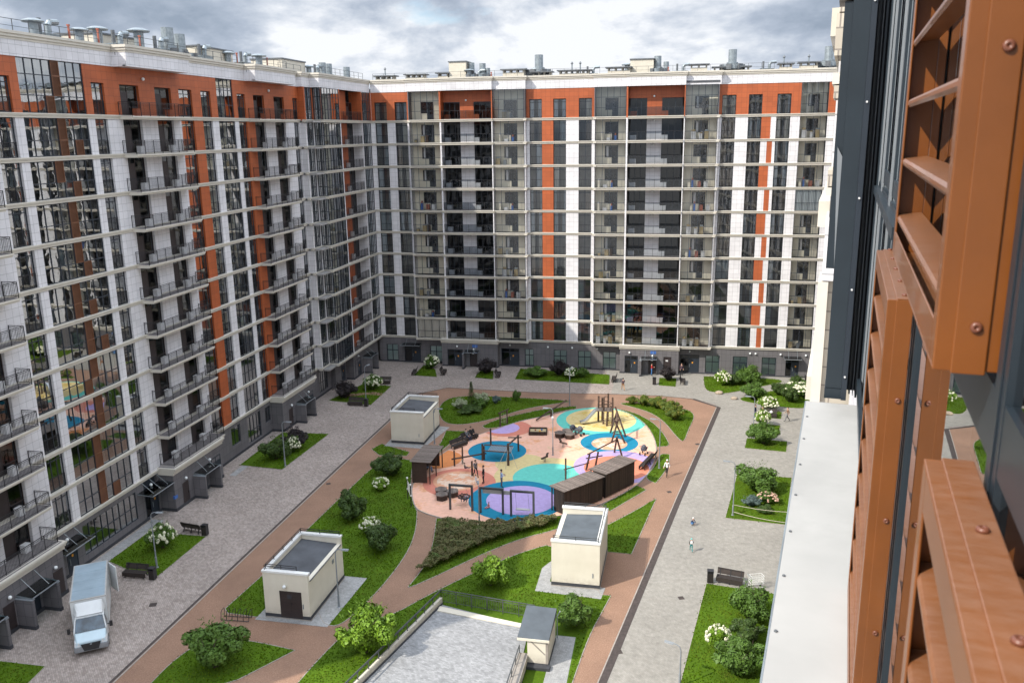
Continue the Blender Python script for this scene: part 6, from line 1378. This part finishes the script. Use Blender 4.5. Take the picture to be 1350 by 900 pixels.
# ------------------------------------------------------------------ people
PC = {'red': (.45, .03, .03), 'blue': (.06, .18, .42), 'navy': (.02, .03, .07), 'black': (.015, .015, .017), 'white': (.74, .75, .76), 'tan': (.42, .20, .07), 'brown': (.22, .13, .08), 'grey': (.13, .13, .14), 'teal': (.02, .26, .27), 'lightblue': (.38, .48, .66), 'pink': (.65, .22, .20), 'plum': (.10, .06, .08), 'denim': (.16, .26, .42), 'turq': (.15, .55, .52)}
for k, c in PC.items(): plain('cloth_'+k, c, .85, .14, 9)
def person(label, loc, rz, pose='stand', top='black', low='black', H=1.7, hat=None, pack=None, shoes='black'):
    s = H/1.7; J = {}; seg = []
    def j(n, x, y, z, r): J[n] = (x, y, z, r)
    j('pelvis', 0, 0, .95, .125); j('waist', 0, .0, 1.10, .118); j('chest', 0, .0, 1.30, .145); j('neck', 0, .0, 1.47, .052); j('jaw', 0, -.02, 1.54, .072); j('head', 0, -.01, 1.62, .092); j('crown', 0, 0, 1.69, .06)
    for sd, n in ((-1, 'R'), (1, 'L')):
        j('sh'+n, sd*.17, 0, 1.40, .058); j('el'+n, sd*.225, .03, 1.13, .042); j('wr'+n, sd*.22, -.07, .90, .028)
        j('hip'+n, sd*.09, 0, .88, .088); j('kn'+n, sd*.10, -.02, .50, .058); j('an'+n, sd*.105, .03, .09, .040); j('to'+n, sd*.12, -.14, .045, .034)
    def mv(names, dx=0, dy=0, dz=0):
        for n in names: x, y, z, r = J[n]; J[n] = (x+dx, y+dy, z+dz, r)
    UP = ['pelvis', 'waist', 'chest', 'neck', 'jaw', 'head', 'crown', 'shR', 'shL', 'elR', 'elL', 'wrR', 'wrL', 'hipR', 'hipL']
    if pose == 'walk':
        mv(['knL'], 0, -.16, .03); mv(['anL'], 0, -.30, .02); mv(['toL'], 0, -.30, .05); mv(['knR'], 0, .06); mv(['anR'], 0, .30, .05); mv(['toR'], 0, .32, .0); mv(['elL'], 0, .12, .02); mv(['wrL'], 0, .14, .06); mv(['elR'], 0, -.10, .02); mv(['wrR'], 0, -.20, .10)
    if pose in ('sit', 'lean'):
        mv(UP, 0, .12, -.42)
        for sd, n in ((-1, 'R'), (1, 'L')): J['kn'+n] = (sd*.12, -.32, .50, .060); J['an'+n] = (sd*.12, -.36, .09, .04); J['to'+n] = (sd*.13, -.53, .045, .034); J['wr'+n] = (sd*.13, -.22, .60, .028); J['el'+n] = (sd*.24, .05, .74, .042)
        if pose == 'lean': mv(['chest', 'neck', 'jaw', 'head', 'crown', 'shR', 'shL'], 0, .14, -.03)
    if pose == 'crouch':
        mv(UP, 0, .10, -.62); mv(['chest', 'neck', 'jaw', 'head', 'crown', 'shR', 'shL'], 0, -.22, -.06)
        for sd, n in ((-1, 'R'), (1, 'L')): J['kn'+n] = (sd*.16, -.28, .44, .060); J['an'+n] = (sd*.13, .03, .09, .04); J['to'+n] = (sd*.15, -.15, .045, .034); J['el'+n] = (sd*.24, -.25, .50, .042); J['wr'+n] = (sd*.16, -.42, .26, .028)
    if pose == 'ground':
        mv(UP, 0, .05, -.82)
        for sd, n in ((-1, 'R'), (1, 'L')): J['kn'+n] = (sd*.17, -.38, .16, .062); J['an'+n] = (sd*.14, -.72, .06, .04); J['to'+n] = (sd*.16, -.80, .16, .034); J['el'+n] = (sd*.24, -.02, .30, .042); J['wr'+n] = (sd*.2, -.26, .2, .028)
    if pose == 'carry':
        for sd, n in ((-1, 'R'), (1, 'L')): J['el'+n] = (sd*.22, -.03, 1.14, .042); J['wr'+n] = (sd*.12, -.27, 1.14, .028)
    E = [('pelvis', 'waist', 1), ('waist', 'chest', 1), ('chest', 'neck', 1), ('neck', 'jaw', 0), ('jaw', 'head', 0), ('head', 'crown', 0)]
    for n in 'RL': E += [('chest', 'sh'+n, 1), ('sh'+n, 'el'+n, 1), ('el'+n, 'wr'+n, 1), ('pelvis', 'hip'+n, 2), ('hip'+n, 'kn'+n, 2), ('kn'+n, 'an'+n, 2), ('an'+n, 'to'+n, 3)]
    names = list(J); me = bpy.data.meshes.new('tmp'); me.from_pydata([J[n][:3] for n in names], [(names.index(a), names.index(c)) for a, c, _ in E], [])
    o = bpy.data.objects.new('tmp', me); COL.objects.link(o); sk = o.modifiers.new('s', 'SKIN'); sk.use_smooth_shade = True
    for k, n in enumerate(names): v = me.skin_vertices[0].data[k]; v.radius = (J[n][3], J[n][3]*(.78 if n in ('chest', 'waist', 'pelvis') else 1)); v.use_root = n == 'pelvis'
    ss = o.modifiers.new('u', 'SUBSURF'); ss.levels = 1; ss.render_levels = 1
    dg = bpy.context.evaluated_depsgraph_get(); ev = o.evaluated_get(dg); em = ev.to_mesh()
    b = MB(); b.v = [tuple(v.co) for v in em.vertices]
    for p in em.polygons:
        c = p.center; best, bm = 9, 1
        for a, d, m in E:
            A, B = Vector(J[a][:3]), Vector(J[d][:3]); t = max(0, min(1, (c-A).dot(B-A)/(B-A).length_squared)); q = (c-A.lerp(B, t)).length-(.04 if m == 0 else 0)
            if q < best: best, bm = q, m
        b.f.append(tuple(p.vertices)); b.m.append(bm)
    ev.to_mesh_clear(); bpy.data.objects.remove(o); bpy.data.meshes.remove(me)
    for sd, n in ((-1, 'R'), (1, 'L')):                    # hands: a palm, four unequal bent fingers and a thumb from its side
        E0, W0 = Vector(J['el'+n][:3]), Vector(J['wr'+n][:3]); d = (W0-E0).normalized(); x = d.cross(Vector((0, 1, 0)))
        if x.length < .1: x = Vector((1, 0, 0))
        x.normalize(); y = x.cross(d); b.bar(W0-d*.02, W0+d*.08, .075, .028, 0, y)
        for q, L in enumerate((.062, .072, .068, .052)): p = W0+d*.075+x*(-.03+.02*q); b.tube(p, p+d*L*.55, .009, .008, 5, 0); b.tube(p+d*L*.55, p+d*L*.9-y*L*.35*sd, .008, .006, 5, 0)
        p = W0+d*.02-x*.035*sd; b.tube(p, p+d*.05-x*.03*sd, .011, .008, 5, 0)
    hx, hy, hz, hr = J['head']                             # nose, eyes, mouth, ears
    b.hexa([(hx-.014, hy-.105, hz-.035), (hx+.014, hy-.105, hz-.035), (hx+.012, hy-.07, hz-.035), (hx-.012, hy-.07, hz-.035), (hx-.008, hy-.085, hz+.015), (hx+.008, hy-.085, hz+.015), (hx+.008, hy-.07, hz+.015), (hx-.008, hy-.07, hz+.015)], 0)
    for sd in (-1, 1): b.ball((hx+sd*.035, hy-.082, hz+.012), .012, .008, .009, 6, 4); b.ball((hx+sd*.092, hy+.005, hz-.005), .014, .025, .034, 6, 0)
    b.box(hx-.025, hx+.025, hy-.092, hy-.08, hz-.068, hz-.060, 4)
    t = thing('person', label, 'person', (loc[0], loc[1], loc[2] if len(loc) > 2 else .03), rz); t.scale = (s, s, s)
    b.build('body', ['skin', 'cloth_'+top, 'cloth_'+low, 'cloth_'+shoes, 'hair_dark'], t, smooth=True)
    hb = MB(); hb.ball((hx, hy+.018, hz+.028), .108, .108, .10, 12); hb.v = [(x, y, max(z, hz-.06) if y > hy-.02 else max(z, hz+.05)) for x, y, z in hb.v]
    hb.build('hat' if hat else 'hair', 'cloth_'+hat if hat else 'hair_dark', t, smooth=True)
    if pack: c = J['chest']; bb = MB(); bb.box(-.14, .14, c[1]+.11, c[1]+.25, c[2]-.22, c[2]+.14); bevel(bb.build('backpack', 'cloth_'+pack, t), .04, 2)
    return t
person('person in a dark jacket and tan trousers walking on the sunny far pavement', (37.4, -9.4), R(200), 'walk', 'plum', 'tan', 1.62)
person('person in a red jacket and blue trousers at the service door across the courtyard', (40.65, -1.95), R(95), 'carry', 'red', 'blue', 1.75, shoes='black')
person('person in dark clothes standing in the recessed far doorway', (44.6, -1.3), R(20), 'stand', 'plum', 'black', 1.7)
person('person in a white hooded top and black trousers walking on the red path', (43.67, -36.9), R(-20), 'walk', 'white', 'black', 1.68, hat='white')
person('person in a brown coat and grey trousers walking past the bench with white bags', (56.55, -18.6), R(-80), 'walk', 'brown', 'grey', 1.7)
person('person in navy clothes standing at the left end of the bench with white bags', (53.05, -18.2), R(60), 'stand', 'navy', 'denim', 1.72)
person('person in a plum top and jeans sitting on the bench with white bags', (53.95, -17.25), R(-8), 'sit', 'plum', 'denim', 1.65)
person('child in navy with a white hat crouching on the right road', (46.06, -47.1), R(60), 'crouch', 'navy', 'blue', 1.15, hat='white')
person('child with a turquoise hat, pale backpack and teal trousers walking on the right road', (45.98, -51.9), R(185), 'walk', 'black', 'teal', 1.12, hat='turq', pack='white')
person('person in a light blue shirt and grey trousers standing on the yellow rubber', (28.63, -42.1, Zp), R(120), 'carry', 'lightblue', 'grey', 1.75)
person('person in a black suit standing over a small child in white', (26.76, -41.5, Zp), R(-60), 'stand', 'black', 'black', 1.78)
person('person in a grey top and dark trousers standing by the log post', (25.65, -40.1, Zp), R(40), 'walk', 'grey', 'black', 1.7)
person('small child in white standing between two adults', (26.15, -42.0, Zp), R(100), 'stand', 'white', 'white', 1.05, shoes='white')
person('toddler in pink sitting on the pale purple disc', (28.45, -46.7, Zp), R(-40), 'ground', 'pink', 'pink', .95)
person('person in black leaning back on the far end of the bench beside the blue disc', (22.75, -29.75, Zp), R(60), 'lean', 'black', 'black', 1.75)
person('person in grey with white shoes leaning back on the bench beside the blue disc', (22.42, -30.5, Zp), R(60), 'lean', 'grey', 'navy', 1.7, shoes='white')
person('child in light blue sitting in the round nest swing', (26.35, -46.35, .45), R(0), 'ground', 'lightblue', 'navy', 1.15)
person('child in dark clothes sitting in the round nest swing', (25.95, -46.3, .45), R(20), 'ground', 'black', 'navy', 1.15)
person('child in dark clothes lying back in the rope hammock', (24.35, -39.1, .42), R(110), 'ground', 'black', 'plum', 1.1)
person('person in jeans sitting under the narrow slatted shelter', (20.75, -39.6, Zp), R(90), 'sit', 'black', 'denim', 1.7)
